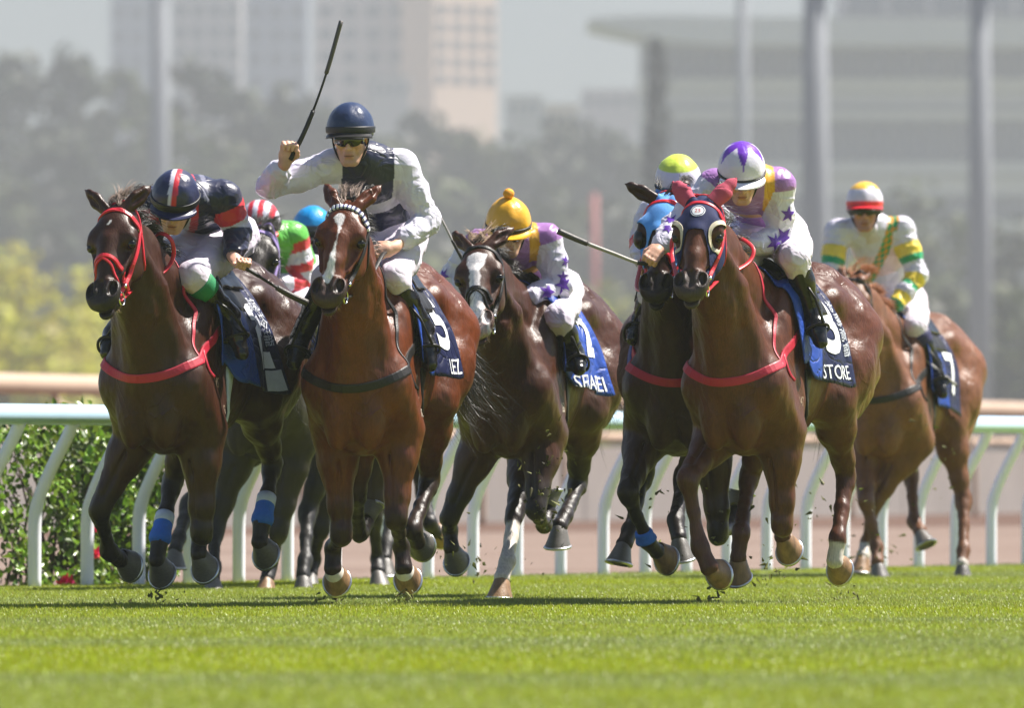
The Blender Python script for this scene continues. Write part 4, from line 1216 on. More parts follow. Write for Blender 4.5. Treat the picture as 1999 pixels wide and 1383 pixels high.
    for k in range(cfg.get('mane_n', 60)):
        t = rng.random(); b0 = lerp(T(.45, 0, 1.60), H(-.05, 0, -.02), t)
        q0 = snap(bvh, b0 + V(0, .02, .12), 0)[0]
        up0 = unit(V(rng.uniform(-.9, -.3), rng.uniform(-.1, .5), rng.uniform(.2, .7))); L0 = rng.uniform(.05, .10)
        for j in range(9):
            q = q0 + V(rng.normal() * .008, rng.normal() * .006, 0); up = unit(up0 + rng.normal(size=3) * .12); L_ = L0 * rng.uniform(.6, 1.1)
            st.append([q - up * .01, q + up * L_ * .45, q + up * L_ * .8 + V(-.01, .012, -.012), q + up * L_ + V(-.02, .03, -.04)])
    if st: hair_mesh(st, .0017, root, 'mane', M[cfg.get('mane2', 'hair_black')])
    # whiskers and beard hair under the jaw
    st = []
    for i in range(46):
        b = snap(bvh, H(rng.uniform(.40, .57), rng.uniform(-.05, .05), -.15), 0)[0]
        d = unit(-n_ * .7 + a_ * rng.uniform(-.2, .8) + l_ * rng.normal() * .4)
        st.append([b, b + d * .012, b + d * rng.uniform(.02, .035)])
    hair_mesh(st, .0009, root, 'whiskers', M['hair_pale'])
    ctx = dict(root=root, O=O, Rm=Rm, W=W, J=J, T=T, H=H, bvh=bvh, D=D, c=c, a=a_, l=l_, n=n_, hs=hs, poll=poll, cfg=cfg, ears=ears, seg=seg, verts=verts, Q=Q, lift=lift)
    tack(ctx)
    return ctx
def clip_surface(verts, Q, g, off, nor, thick=0.0):
    """the piece of a surface where g > 0, cut cleanly along g = 0 and raised by off along the normals"""
    keep = (g[Q] > 0).any(1)
    Qk = Q[keep]
    tris = np.concatenate([Qk[:, [0, 1, 2]], Qk[:, [0, 2, 3]]])
    pts = verts + nor * (off[:, None] if hasattr(off, '__len__') else off)
    out_v = []; idx = {}; faces = []
    def vid(i):
        k = (i, i)
        if k not in idx: idx[k] = len(out_v); out_v.append(pts[i])
        return idx[k]
    def eid(i, j):
        k = (i, j) if i < j else (j, i)
        if k not in idx:
            t = g[k[0]] / (g[k[0]] - g[k[1]]); idx[k] = len(out_v); out_v.append(pts[k[0]] * (1 - t) + pts[k[1]] * t)
        return idx[k]
    for t in tris.tolist():
        poly = []
        for a in range(3):
            i, j = t[a], t[(a + 1) % 3]
            if g[i] > 0: poly.append(vid(i))
            if (g[i] > 0) != (g[j] > 0): poly.append(eid(i, j))
        if len(poly) >= 3: faces.append(tuple(poly))
    return np.array(out_v), faces

def shell(name, verts, Q, g, off, mats, parent, nor, thick=0.003, colf=None):
    v, f = clip_surface(verts, Q, g, off, nor)
    if len(f) == 0: return None
    me = make_mesh(name, v, f, mats, col=None if colf is None else colf(v))
    o = link(name, me, parent)
    if thick:
        md = o.modifiers.new('thickness', 'SOLIDIFY'); md.thickness = thick; md.offset = 1
    return o

class Sheet:
    """cloth lying over the back: s = metres behind its front edge, v = metres down the side (left positive)"""
    def __init__(self, ctx, x0, x1, side, off, flutter=0.0, seed=1, nx=30, nt=26, flare=0.0):
        T = ctx['T']; bvh = ctx['bvh']
        self.x0, self.x1, self.side = x0, x1, side
        self.nx, self.nt = nx, nt
        g = np.zeros((nx, 2 * nt + 1, 3))
        for i in range(nx):
            x = x0 + (x1 - x0) * i / (nx - 1)
            ax = T(x, 0, 1.25)
            for sg in (1, -1):
                line = []
                for ph in np.radians(np.arange(0, 118, 4)):
                    d = V(0, sg * math.sin(ph), math.cos(ph))
                    h = bvh.ray_cast(Vector(ax + d * 1.0), Vector(-d), 1.2)
                    if h[0] is None: continue
                    p = V(h[0]) + V(h[1]) * off
                    if line and sg * p[1] < sg * line[-1][1]: p[1] = line[-1][1]
                    line.append(p)
                line = np.array(line); seg = np.r_[0, np.cumsum(np.linalg.norm(np.diff(line, axis=0), axis=1))]
                for j in range(nt + 1):
                    sd = side if not hasattr(side, '__len__') else side[0] + (side[1] - side[0]) * i / (nx - 1)
                    L = sd * j / nt
                    if L <= seg[-1]:
                        p = np.array([np.interp(L, seg, line[:, k]) for k in range(3)])
                    else: p = line[-1] + V(0, 0, -(L - seg[-1]))
                    u = j / nt; bk = i / (nx - 1)
                    p = p + V(0, sg, 0) * (flutter * u ** 1.5 * (math.sin(bk * 9 + seed + u * 2) + .6 * math.sin(bk * 19 + u * 5 + seed * 2)) + flutter * u ** 1.5 * 1.2 + flare * u * u * bk * bk)
                    g[i, nt + sg * j] = p
        self.g = g
        # keep the cloth outside of the body
        for i in range(nx):
            for j in range(2 * nt + 1):
                q = Vector(g[i, j]); loc, nor, _, _ = bvh.find_nearest(q)
                if (q - loc).dot(nor) < off * .8: g[i, j] = V(loc) + V(nor) * off
        self.len = abs(x1 - x0)
    def faces(self):
        n2 = 2 * self.nt + 1
        return np.array([(i * n2 + j, i * n2 + j + 1, (i + 1) * n2 + j + 1, (i + 1) * n2 + j) for i in range(self.nx - 1) for j in range(n2 - 1)])
    def at(self, s, v, off=0.0):
        fi = min(max(s / self.len, 0), 1) * (self.nx - 1); sd = self.side if not hasattr(self.side, '__len__') else self.side[0] + (self.side[1] - self.side[0]) * fi / (self.nx - 1)
        fj = self.nt + min(max(v / sd, -1), 1) * self.nt
        i = min(int(fi), self.nx - 2); j = min(int(fj), 2 * self.nt - 1); a, b = fi - i, fj - j
        g = self.g
        p = (g[i, j] * (1 - a) + g[i + 1, j] * a) * (1 - b) + (g[i, j + 1] * (1 - a) + g[i + 1, j + 1] * a) * b
        n = np.cross(g[i, j + 1] - g[i, j], g[i + 1, j] - g[i, j]); n = unit(n)
        if n[2] * 0.3 + n[1] * np.sign(v) < 0: n = -n
        return p + n * off

def print_on(sheet, name, v2, f, s0, v0, m, parent, rot=0.0, off=0.005, slant=0.0, sgn=1):
    out = []
    c, s = math.cos(rot), math.sin(rot)
    for x, y in v2:
        x2, y2 = x * c - y * s + slant * y, x * s + y * c
        out.append(sheet.at(s0 + x2, sgn * (v0 - y2), off))
    if not len(out): return None
    return obj(name, np.array(out), f, m, parent)

def tack(x):
    cfg = x['cfg']; root = x['root']; H = x['H']; T = x['T']; bvh = x['bvh']; J = x['J']; hs = x['hs']
    RH = np.stack([x['a'], x['l'], x['n']])
    q = x['verts'] - x['poll']; ha, hl, hn = [(q @ r) / hs for r in RH]
    nor = vnormals(x['verts'], x['Q'])
    near = (ha > -.25) & (ha < .62) & (np.abs(hl) < .25) & (hn > -.30) & (hn < .25)
    Qh = x['Q'][near[x['Q']].all(1)]
    bm_ = cfg.get('bridle')
    hood = cfg.get('hood')
    if hood:
        edge = .205 + .21 * np.clip((np.abs(hl) - .035) / .05, 0, 1) ** 1.3 + .25 * np.clip((-hn - .03) / .10, 0, 1)
        g = np.minimum(edge - ha, ha + .075)
        g = np.minimum(g, hn + .165 - .1 * np.clip(ha - .1, 0, 1)); g = np.minimum(g, .40 - ha)
        er = np.full(len(q), 9.0)
        for sd in ('L', 'R'):
            b, m1, m2, tip, fn = x['ears'][sd]
            e = unit(tip - b); t = (x['verts'] - b) @ e
            dd = np.linalg.norm(x['verts'] - b - np.outer(t, e), axis=1)
            er = np.minimum(er, np.where((t > -.01), dd, 9))
            ge = np.minimum(.07 - dd, t + .004) if not cfg.get('ear_cover') is None else None
            if ge is not None:
                shell('ear_cover', x['verts'], Qh, np.where(near, ge, -1), .0035, M['hood_pink'], root, nor, .003)
        g = np.minimum(g, er - .045)
        holes = []
        for y in (-1, 1):
            qa, ql, qn = ha - .205, hl - y * .108, hn + .012
            d = np.sqrt((qa / .068) ** 2 + (ql / .056) ** 2 + (qn / .062) ** 2)
            g = np.minimum(g, (d - 1) * .05); holes.append(d)
        ho = shell('hood', x['verts'], Qh, np.where(near, g, -1), .004, M['hood_' + hood], root, nor, .003)
        if hood == 'navy':
            for y, d in zip((-1, 1), holes):
                gg = np.minimum(d - .92, 1.20 - d) * .05
                gg = np.minimum(gg, (hl * y - .004))
                shell('eye_rim', x['verts'], Qh, np.where(near, gg, -1), .008, M['hood_cream'], ho, nor, .003)
            # round badge on the brow of the hood
            cpt = H(.095, .0, .05)
            ring = [(math.cos(w), math.sin(w)) for w in np.linspace(0, 2 * math.pi, 25)[:-1]]
            up = -x['a']; rt = x['l']
            def dcl(nm, loops, m, off, par=ho):
                v2, f = poly_mesh(loops, .012); return decal(nm, v2, f, bvh, cpt, rt, up, m, par, off, .2)
            bd = dcl('badge', [[(a * .034, b * .034) for a, b in ring]], M['print_white'], .0085)
            dcl('badge_ring', [[(a * .0305, b * .0305) for a, b in ring], [(a * .0265, b * .0265) for a, b in ring]], M['print_navy'], .0095, ho)
            tv, tf = text_mesh('25', .030, .01)
            decal('badge_digits', tv, tf, bvh, cpt, rt, up, M['red'], ho, .0095, .2)
        if cfg.get('cups'):
            for y in (-1, 1):
                v = []; f = []; nu, nv = 12, 7
                cc = H(.205, .098 * y, -.015)
                for i in range(nv):
                    a = math.pi / 2 * i / (nv - 1)
                    for j in range(nu):
                        w = 2 * math.pi * j / nu
                        r = .054 * math.sin(a) + .002
                        v.append(cc + hs * (x['a'] * math.cos(w) * r * 1.05 + x['n'] * (math.sin(w) * r - .018) + x['l'] * y * (.050 * math.cos(a) - .004)))
                f = [(i * nu + j, i * nu + (j + 1) % nu, (i + 1) * nu + (j + 1) % nu, (i + 1) * nu + j) for i in range(nv - 1) for j in range(nu)]
                obj('blinker_cup', v, f, M['boot'], root)
    if bm_:
        m = M[bm_]; br = empty('bridle'); br.parent = root
        o = .003 + (.004 if hood else 0)
        bb = [(.095, -.112, -.070), (.062, -.092, -.005), (.040, -.050, .038), (.034, 0, .045), (.040, .050, .038), (.062, .092, -.005), (.095, .112, -.070)]
        if cfg.get('browband') == 'striped':
            pts = spline([H(*p) for p in bb], 64); pn = [snap(bvh, p, o) for p in pts]
            mb = MB()
            for i in range(0, 63):
                mb.mi = (i // 2) % 2
                a, na = pn[i]; b, nb = pn[i + 1]; t = unit(b - a); s = np.cross(t, na) * .0135
                r0 = .0065 if mb.mi == 0 else .004
                mb.tube([a - s + na * .004, a + s + na * .004], .0001, 4)
                v0 = [a - s, a - s * .7 + na * r0 * 1.4, a + s * .7 + na * r0 * 1.4, a + s]; v1 = [b - s, b - s * .7 + nb * r0 * 1.4, b + s * .7 + nb * r0 * 1.4, b + s]
                mb.add(v0 + v1, [(0, 4, 5, 1), (1, 5, 6, 2), (2, 6, 7, 3), (0, 1, 2, 3), (7, 6, 5, 4)])
            mb.build('browband', [M['stripe_white'], M['stripe_navy']], br, smooth_shade=False)
        else:
            strap('browband', [H(*p) for p in bb], bvh, .022 * hs, .005, M[cfg.get('browband', bm_)], br, 36, off=o)
        strap('headpiece', [H(*p) for p in [(.10, -.088, -.085), (.01, -.088, -.06), (-.045, -.05, -.005), (-.055, 0, .012), (-.045, .05, -.005), (.01, .088, -.06), (.10, .088, -.085)]], bvh, .022, .006, m, br, 30, off=o)
        for y in (-1, 1):
            strap('cheekpiece', [H(.09, .11 * y, -.070), H(.20, .122 * y, -.072), H(.32, .092 * y, -.080), H(.455, .058 * y, -.080)], bvh, .020, .006, m, br, 26, off=o)
            strap('throatlash', [H(.09, .092 * y, -.085), H(.20, .09 * y, -.14), H(.24, .04 * y, -.22)], bvh, .013, .005, m, br, 16, off=o)
            mb = MB(); cc = H(.468, .064 * y, -.080)
            R1 = x['a']; R2 = x['n']
            pts = [cc + hs * .031 * (math.cos(w) * R1 + math.sin(w) * R2) + x['l'] * y * .004 for w in np.linspace(0, 2 * math.pi, 19)]
            mb.tube(pts, .0042, 8, cap=False)
            mb.build('bit_ring', M['steel'], br)
            mb = MB(); mb.tube([H(.09, .094 * y, -.06) + x['l'] * y * .006, H(.09, .094 * y, -.06) + x['l'] * y * .012], .013, 12); mb.build('buckle', M['steel'], br)
            mb = MB(); mb.tube([H(.38, .068 * y, -.086) + x['l'] * y * .002, H(.40, .066 * y, -.086) + x['l'] * y * .003], .010, 8); mb.build('buckle', M['steel'], br)
        nbh = cfg.get('noseband')
        if nbh:
            ring = [(nbh, 0, .032), (nbh + .012, .045, .012), (nbh + .035, .062, -.04), (nbh + .07, .055, -.10), (nbh + .08, 0, -.145), (nbh + .07, -.055, -.10), (nbh + .035, -.062, -.04), (nbh + .012, -.045, .012)]
            strap('noseband', [H(*p) for p in ring], bvh, .020, .007, m, br, 44, closed=True, off=.003)
            if cfg.get('grackle'):
                for y in (-1, 1):
                    strap('drop_strap', [H(nbh + .015, 0, .032), H(nbh + .05, .036 * y, .016), H(nbh + .12, .056 * y, -.045), H(nbh + .155, .045 * y, -.10)], bvh, .011, .005, m, br, 20, off=.004)
        if cfg.get('reins'):
            for rn in cfg['reins']:
                pts = spline([H(*p[1:]) if p[0] == 'h' else J(*p) for p in rn], 36)
                v, f = ribbon(pts, [V(.75, .2, .6)] * len(pts), .019, .004)
                obj('rein', v, f, M[cfg.get('rein_mat', bm_)], br)
    bp = cfg.get('breast')
    if bp:
        m = M[bp]; e = empty('breastplate'); e.parent = root
        z = cfg.get('breast_z', 1.14)
        strap('chest_strap', [T(.30, .33, z + .20), T(.50, .32, z + .13), T(.68, .26, z + .05), T(.85, .10, z - .015), T(.85, -.10, z - .015), T(.68, -.26, z + .05), T(.50, -.32, z + .13), T(.30, -.33, z + .20)], bvh, .042, .0045, m, e, 80, off=.003)
        for y in (-1, 1):
            strap('neck_strap', [T(.66, .30 * y, z + .06), T(.60, .25 * y, z + .20), T(.53, .20 * y, z + .38), T(.47, .10 * y, z + .58)], bvh, .018, .004, m, e, 36, off=.003)
            a, na = snap(bvh, T(.56, .31 * y, z + .11), .006)
            pts = [a, a + V(.02, .02 * y, -.05), a + V(.01, .035 * y, -.10), a + V(-.015, .05 * y, -.13)]
            v, f = ribbon(spline(pts, 10), [V(.4, y, 0)] * 10, .014, .004); obj('strap_end', v, f, m, e)
    ar = cfg.get('cloth')
    if ar:
        sh = Sheet(x, .40, ar.get('x1', -.25), ar.get('side', (.60, .66)), .014, ar.get('flutter', .012), ar.get('seed', 1), flare=ar.get('flare', .05))
        F = sh.faces(); n2 = 2 * sh.nt
        ci = np.repeat(np.arange(sh.nx - 1), n2); fm = (ci > (sh.nx - 1) * ar.get('split', .5)).astype(int)
        cl = obj('saddlecloth', sh.g.reshape(-1, 3), F, [M['cloth_blue'], M['cloth_navy']], root, fmat=fm)
        md = cl.modifiers.new('thickness', 'SOLIDIFY'); md.thickness = .005; md.offset = 0
        for it in ar.get('prints', []):
            v2, f = text_mesh(it['t'], it['size'], .02, it.get('bold', 0), it.get('sx', 1))
            if len(v2): print_on(sh, 'lettering', v2, f, it['s'], it['v'], M[it.get('m', 'print_white')], cl, it.get('rot', 0), .007, it.get('slant', 0))
        for it in ar.get('polys', []):
            v2, f = poly_mesh([it['p']], .03)
            print_on(sh, it.get('n', 'panel'), v2, f, it['s'], it['v'], M[it.get('m', 'print_white')], cl, 0, it.get('off', .0065))
        # saddle pad, saddle and girth
        s2 = Sheet(x, .33, -.10, .31, .022, 0, 1, 16, 14)
        pd = obj('saddle_pad', s2.g.reshape(-1, 3), s2.faces(), M['black'], root); md = pd.modifiers.new('thickness', 'SOLIDIFY'); md.thickness = .012; md.offset = 1
        s3 = Sheet(x, .26, -.12, .21, .036, 0, 1, 16, 12)
        g = s3.g
        for i in range(16):
            u = i / 15; bump = .045 * math.exp(-((u - .02) / .16) ** 2) + .04 * math.exp(-((u - 1) / .2) ** 2)
            g[i, :, 2] += bump * np.exp(-(np.arange(25) - 12) ** 2 / 60)
        sd = obj('saddle', g.reshape(-1, 3), s3.faces(), M['boot'], root); md = sd.modifiers.new('thickness', 'SOLIDIFY'); md.thickness = .014; md.offset = 1
        gz = [T(.24, .30, 1.15), T(.25, .25, .95), T(.26, .12, .82), T(.26, 0, .79), T(.26, -.12, .82), T(.25, -.25, .95), T(.24, -.30, 1.15)]
        strap('girth', gz, bvh, .075, .010, M[cfg.get('girth', 'black')], root, 30, off=.004)
    for b in cfg.get('brands', []):
        v2, f = text_mesh(b['t'], b['size'], .015, b.get('bold', 0), b.get('sx', .8))
        if len(v2):
            rt = unit(V(-1, 0.35, 0)); 
            decal('freeze_brand', v2, f, bvh, T(*b['at']), rt, V(0, 0, 1), M[b.get('m', 'freeze_white')], root, .0025, .25)
# ------------------------------------------------------------------ jockeys
def jockey_materials():
    M['skin'] = mat('skin', srgb(206, 160, 138), rough=0.5, noise=0.10, nscale=60, bump=0.1)
    M['skin_v'] = mat('skin_toned', (0, 0, 0), rough=0.5, noise=0.08, nscale=60, bump=0.12, vcol=True)
    M['silk'] = mat('racing_silk', (0, 0, 0), rough=0.36, spec=0.5, noise=0.05, nscale=25, bump=0.12, bscale=70, sheen=0.1, vcol=True, folds=.34, fscale=6.5)
    M['cap'] = mat('silk_cap', (0, 0, 0), rough=0.33, spec=0.5, noise=0.05, nscale=25, bump=0.22, bscale=45, vcol=True)
    M['breeches'] = mat('white_breeches', srgb(206, 197, 212), rough=0.6, noise=0.05, nscale=20, bump=0.15, bscale=60, sheen=0.1, folds=.25, fscale=7.0)
    M['green_sock'] = mat('green_knee_band', srgb(24, 128, 78), rough=0.7, noise=0.08, bump=0.2, bscale=200)
    M['navy_sock'] = mat('navy_gaiter', srgb(40, 38, 84), rough=0.7, noise=0.1, bump=0.2, bscale=200)
    M['purple_sock'] = mat('purple_gaiter', srgb(110, 60, 150), rough=0.6, noise=0.1)
    M['lens'] = mat('goggle_lens', (0.008, 0.008, 0.010), rough=0.06, spec=0.7, noise=0)
    M['goggle'] = mat('goggle_strap', srgb(24, 24, 28), rough=0.5, noise=0.1)
    M['goggle_white'] = mat('white_goggle_strap', srgb(215, 215, 222), rough=0.5, noise=0.05)
    M['visor_under'] = mat('visor_underside', srgb(205, 215, 195), rough=0.6, noise=0.05)
    M['star'] = mat('purple_star_silk', srgb(84, 34, 148), rough=0.4, noise=0.06, bump=0.15, bscale=60)
    M['whip'] = mat('whip_grip', srgb(22, 21, 22), rough=0.45, noise=0.15, bump=0.3, bscale=400)
    M['whip_tip'] = mat('whip_flap', srgb(70, 66, 66), rough=0.5, noise=0.15, bump=0.2)
    M['whip_pale'] = mat('whip_pale_binding', srgb(160, 155, 150), rough=0.5, noise=0.2)
    M['hair'] = mat('short_hair', srgb(45, 34, 28), rough=0.6, noise=0.2)

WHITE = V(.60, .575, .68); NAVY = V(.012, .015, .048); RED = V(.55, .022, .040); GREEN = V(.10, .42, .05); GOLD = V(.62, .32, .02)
LILAC = V(.30, .135, .38); PURPLE = V(.085, .018, .27); LIME = V(.55, .68, .08); YEL = V(.75, .55, .05); GRN2 = V(.01, .27, .10); SHEEN_GREY = V(.16, .16, .22)
BLUE = V(.01, .26, .62); BLK = V(.012, .012, .014)

def seg_coords(p, a, b):
    ba = b - a; t = np.clip((p - a) @ ba / (ba @ ba), 0, 1)
    return t, np.linalg.norm(p - a - t[:, None] * ba, axis=1)

def hand(B, wrist, d, g, flip=1, r=.0095, curl=1.0):
    """a closed hand: d = wrist to knuckles, g = the axis of what it grips; returns the grip centre"""
    d = unit(d); g = unit(g - d * (g @ d)); m = np.cross(d, g) * flip
    pc = wrist + d * .045
    B.ell(pc, (.046, .040, .018), np.stack([d, g, m]), .02)
    B.cone(wrist - d * .01, pc - d * .01, .026, .026, .02)
    for i, L in enumerate((.92, 1.0, .96, .80)):
        o = g * ((1.5 - i) * .0205)
        p0 = pc + d * .030 + o
        p1 = pc + d * (.030 + .030 * L) + m * .008 + o
        p2 = p1 + m * .030 * L - d * .004
        p3 = p2 - d * .024 * L + m * .004
        B.chain([p0, p1, p2, p3], [r * 1.08, r, r * .95, r * .85], .006)
    t0 = pc - d * .022 + g * .030; t1 = pc + g * .046 + m * .022 + d * .006; t2 = pc + g * .040 + m * .042 + d * .030
    B.chain([t0, t1, t2], [.015, .0115, .0095], .010)
    return pc + d * .042 + m * .022, g

def jockey(cfg, hctx):
    D = hctx['D']; c = hctx['c']
    J = lambda px, py, lx: P(px, py, D - lx * c)
    j = {k: J(*v) for k, v in cfg['j'].items()}
    O = V(j['pel'][0], j['pel'][1], 0.0); O = V(O[0], O[1], j['pel'][2] - .15)
    root = empty('person', O)
    tag(root, cfg['label'], 'jockey', 'jockeys riding in the race')
    for k in j: j[k] = j[k] - O
    look = unit(V(cfg.get('look', (0, -1, -.3)))); up = V(cfg.get('up', (0, 0, 1))); left = unit(np.cross(up, look)); up = np.cross(look, left)
    hc = j['head']            # centre of the skull
    R = np.stack([look, left, up])
    Hd = lambda f, l, u: hc + look * f + left * l + up * u
    sL, sR = j['shL'], j['shR']; pel = j['pel']; chest = (sL + sR) / 2
    lat = unit(sL - sR); sp = unit(chest - pel); fr = unit(np.cross(lat, sp))      # front of the trunk
    midp = lerp(pel, chest, .5) - fr * cfg.get('arch', .05)
    neck0 = chest + sp * .03 - fr * .01
    neck1 = Hd(-.02, 0, -.075)
    # ---- body: skin surface
    B = Body()
    B.ell(Hd(-.012, 0, .03), (.098, .077, .098), R, .02)
    B.ell(Hd(.033, 0, -.048), (.052, .054, .072), R, .03)
    B.cone(Hd(.064, -.014, -.112), Hd(.064, .014, -.112), .019, .019, .025)
    B.cone(Hd(.0, .056, -.060), Hd(.050, .026, -.110), .017, .015, .025); B.cone(Hd(.0, -.056, -.060), Hd(.050, -.026, -.110), .017, .015, .025)
    B.cone(Hd(.084, 0, .012), Hd(.112, 0, -.034), .008, .0115, .012)
    for s in (-1, 1):
        B.ell(Hd(.100, .012 * s, -.037), (.009, .0075, .006), R, .006)
        B.ell(Hd(.104, .007 * s, -.044), (.005, .0035, .004), R, .003, -1)
        B.ell(Hd(.066, .046 * s, -.022), (.026, .020, .018), R, .025)
        B.ell(Hd(.092, .034 * s, .008), (.012, .017, .011), R, .012, -1)
        B.cone(Hd(.082, .012 * s, .026), Hd(.074, .045 * s, .024), .011, .009, .015)
        B.ell(Hd(-.012, .079 * s, -.012), (.020, .009, .032), R, .008)
        B.ell(Hd(-.004, .087 * s, -.010), (.010, .006, .018), R, .005, -1)
    B.cone(Hd(.082, -.015, -.069), Hd(.082, .015, -.069), .0085, .0085, .010)
    B.cone(Hd(.079, -.012, -.083), Hd(.079, .012, -.083), .0085, .0085, .008)
    B.cone(Hd(.092, -.022, -.076), Hd(.092, .022, -.076), .0035, .0035, .004, op=-1)
    B.cone(Hd(.085, -.010, -.097), Hd(.085, .010, -.097), .006, .006, .010, op=-1)
    B.cone(Hd(.078, .030, -.045), Hd(.068, .038, -.075), .004, .004, .012, op=-1); B.cone(Hd(.078, -.030, -.045), Hd(.068, -.038, -.075), .004, .004, .012, op=-1)
    B.cone(neck0, neck1, .058, .052, .03)
    B.chain([pel, midp, chest], [.105, .095, .110], .05, .8, fr)
    B.cone(sR, sL, .055, .055, .05)
    grips = {}
    for s, nm in ((1, 'L'), (-1, 'R')):
        if 'el' + nm in j:
            B.chain([j['sh' + nm], j['el' + nm], j['wr' + nm]], [.050, .038, .025], .03)
            hd = cfg.get('hand' + nm)
            if hd:
                grips[nm] = hand(B, j['wr' + nm], V(hd[0]), V(hd[1]), hd[2] if len(hd) > 2 else 1)
        if 'kn' + nm in j:
            hp = j.get('hip' + nm, pel + lat * .09 * s - sp * .02)
            B.chain([hp, j['kn' + nm], j['an' + nm]], [.080, .052, .034], .03)
            B.cone(j['an' + nm], j['toe' + nm], .03, .028, .02)
    lo, hi = B.bbox()
    st = cfg.get('res', .0062)
    f = cfg.get('fres', .0042)
    hmin, hmax = hc - .14, hc + .14
    def axis(i):
        rngs = [(hmin[i], hmax[i])] + [(g[0][i] - .07, g[0][i] + .07) for g in grips.values()]
        out = [lo[i] - .02]
        while out[-1] < hi[i] + .02:
            x = out[-1]
            out.append(x + (f if any(a - .01 < x < b for a, b in rngs) else st * 1.3))
        return np.array(out)
    v, Q = B.mesh(axis(0), axis(1), axis(2))
    v = smooth(v, Q, 1, .4)
    skin = V(cfg.get('skin', srgb(204, 158, 134)))
    q = v - hc; hf, hl, hu = q @ look, q @ left, q @ up
    col = np.tile(skin, (len(v), 1)) * (1 + .08 * vnoise(v, 18, 2)[:, None])
    lip = np.clip(1 - (np.abs(hl) / .026) ** 2 - ((hu + .076) / .015) ** 2, 0, 1) * (hf > .06)
    col = col * (1 - .6 * lip[:, None]) + srgb(160, 78, 76) * .6 * lip[:, None]
    ml = np.clip(1 - ((hu + .076) / .0045) ** 2, 0, 1) * (np.abs(hl) < .024) * (hf > .055); col = col * (1 - .75 * ml[:, None])
    beard = np.clip((-.045 - hu) / .02, 0, 1) * (hf > 0) * (hu > -.14) * cfg.get('stubble', .15) * (1 - lip)
    col = col * (1 - beard[:, None] * .6)
    hairm = np.clip((-.02 - hf) / .02, 0, 1) * (hu > -.07) * (np.linalg.norm(q, axis=1) < .14)
    col = col * (1 - hairm[:, None]) + srgb(48, 36, 30) * hairm[:, None]
    body = obj('body', v, Q, M['skin_v'], root, col=np.clip(col, .01, 1))
    # ---- jacket
    Jk = Body()
    loose = cfg.get('loose', 1.0)
    waist = lerp(pel, midp, .25)
    Jk.chain([waist, midp, lerp(midp, chest, .6), chest], [.132 * loose, .135 * loose, .146, .128], .05, .82, fr)
    Jk.cone(sR + sp * -.01, sL + sp * -.01, .076, .076, .06)
    Jk.cone(neck0 - sp * .02, lerp(neck0, neck1, .45), .085, .064, .04)
    arms = []
    for nm in 'LR':
        if 'el' + nm not in j: continue
        a, e, w = j['sh' + nm], j['el' + nm], j['wr' + nm]
        w = lerp(e, w, cfg.get('cuff' + nm, .90))
        Jk.chain([a, lerp(a, e, .5), e], [.073, .068, .060], .045)
        Jk.chain([e, lerp(e, w, .5), lerp(e, w, .9), w], [.060, .057, .047, .034], .03)
        arms.append((nm, a, e, w))
    lo, hi = Jk.bbox()
    ax = [np.arange(lo[i] - .02, hi[i] + .02, cfg.get('jres', .0058)) for i in range(3)]
    v, Q = Jk.mesh(*ax); v = smooth(v, Q, 1, .5); n = vnormals(v, Q)
    # folds: gathered cloth, stronger on the sleeves and round the elbows
    arm_t = np.full(len(v), -1.0); arm_d = np.full(len(v), 9.0); which = np.zeros(len(v), int)
    for k, (nm, a, e, w) in enumerate(arms):
        t1, d1 = seg_coords(v, a, e); t2, d2 = seg_coords(v, e, w)
        d = np.where(d1 < d2, d1, d2); t = np.where(d1 < d2, t1 * .5, .5 + .5 * t2)
        m = (d < arm_d); arm_d = np.where(m, d, arm_d); arm_t = np.where(m, t, arm_t); which = np.where(m, k, which)
    tt, td = seg_coords(v, waist, chest)
    armness = np.clip((.115 - arm_d) / .04, 0, 1) * np.clip((arm_t - .02) / .08, 0, 1)
    isarm = (arm_d < td * .62) & (arm_t > .03)
    fold = 1 - np.abs(vnoise(v * V(1, 1, 1.5), 13, cfg.get('seed', 1)))
    fold = fold ** 3 * .007 + vnoise(v, 26, 4) * .002
    fold2 = (1 - np.abs(vnoise(v * V(1.6, 1, .8), 22, 9))) ** 3 * .005
    elbow = np.exp(-((arm_t - .5) / .16) ** 2) + .8 * np.exp(-((arm_t - .95) / .1) ** 2)
    v = v + n * ((fold - .004) * (.55 + .5 * armness) + fold2 * armness * (.5 + elbow))[:, None]
    u_lat = (v - chest) @ lat; u_sp = (v - chest) @ sp; u_fr = (v - chest) @ fr
    arm_u = np.zeros(len(v))
    col = cfg['silks'](v, isarm, which, arm_t, u_lat, u_sp, u_fr)
    # open end at the waist and the cuffs
    hem = (v - waist) @ unit(midp - pel) + .03
    jk = shell('jacket', v, Q, np.where(np.isfinite(hem), hem, 1), 0.0, M['silk'], root, n, 0)
    # colours for the cut surface: nearest original vertex is itself, so evaluate again
    jv = np.array([p.co for p in jk.data.vertices])
    from mathutils.kdtree import KDTree
    kd = KDTree(len(v))
    for i, p in enumerate(v): kd.insert(p, i)
    kd.balance()
    ids = np.array([kd.find(p)[1] for p in jv])
    a_ = jk.data.color_attributes.new('col', 'FLOAT_COLOR', 'POINT'); cc = np.ones((len(jv), 4), np.float32); cc[:, :3] = col[ids]
    a_.data.foreach_set('color', cc.ravel())
    jb = bvh_of(v, Q)
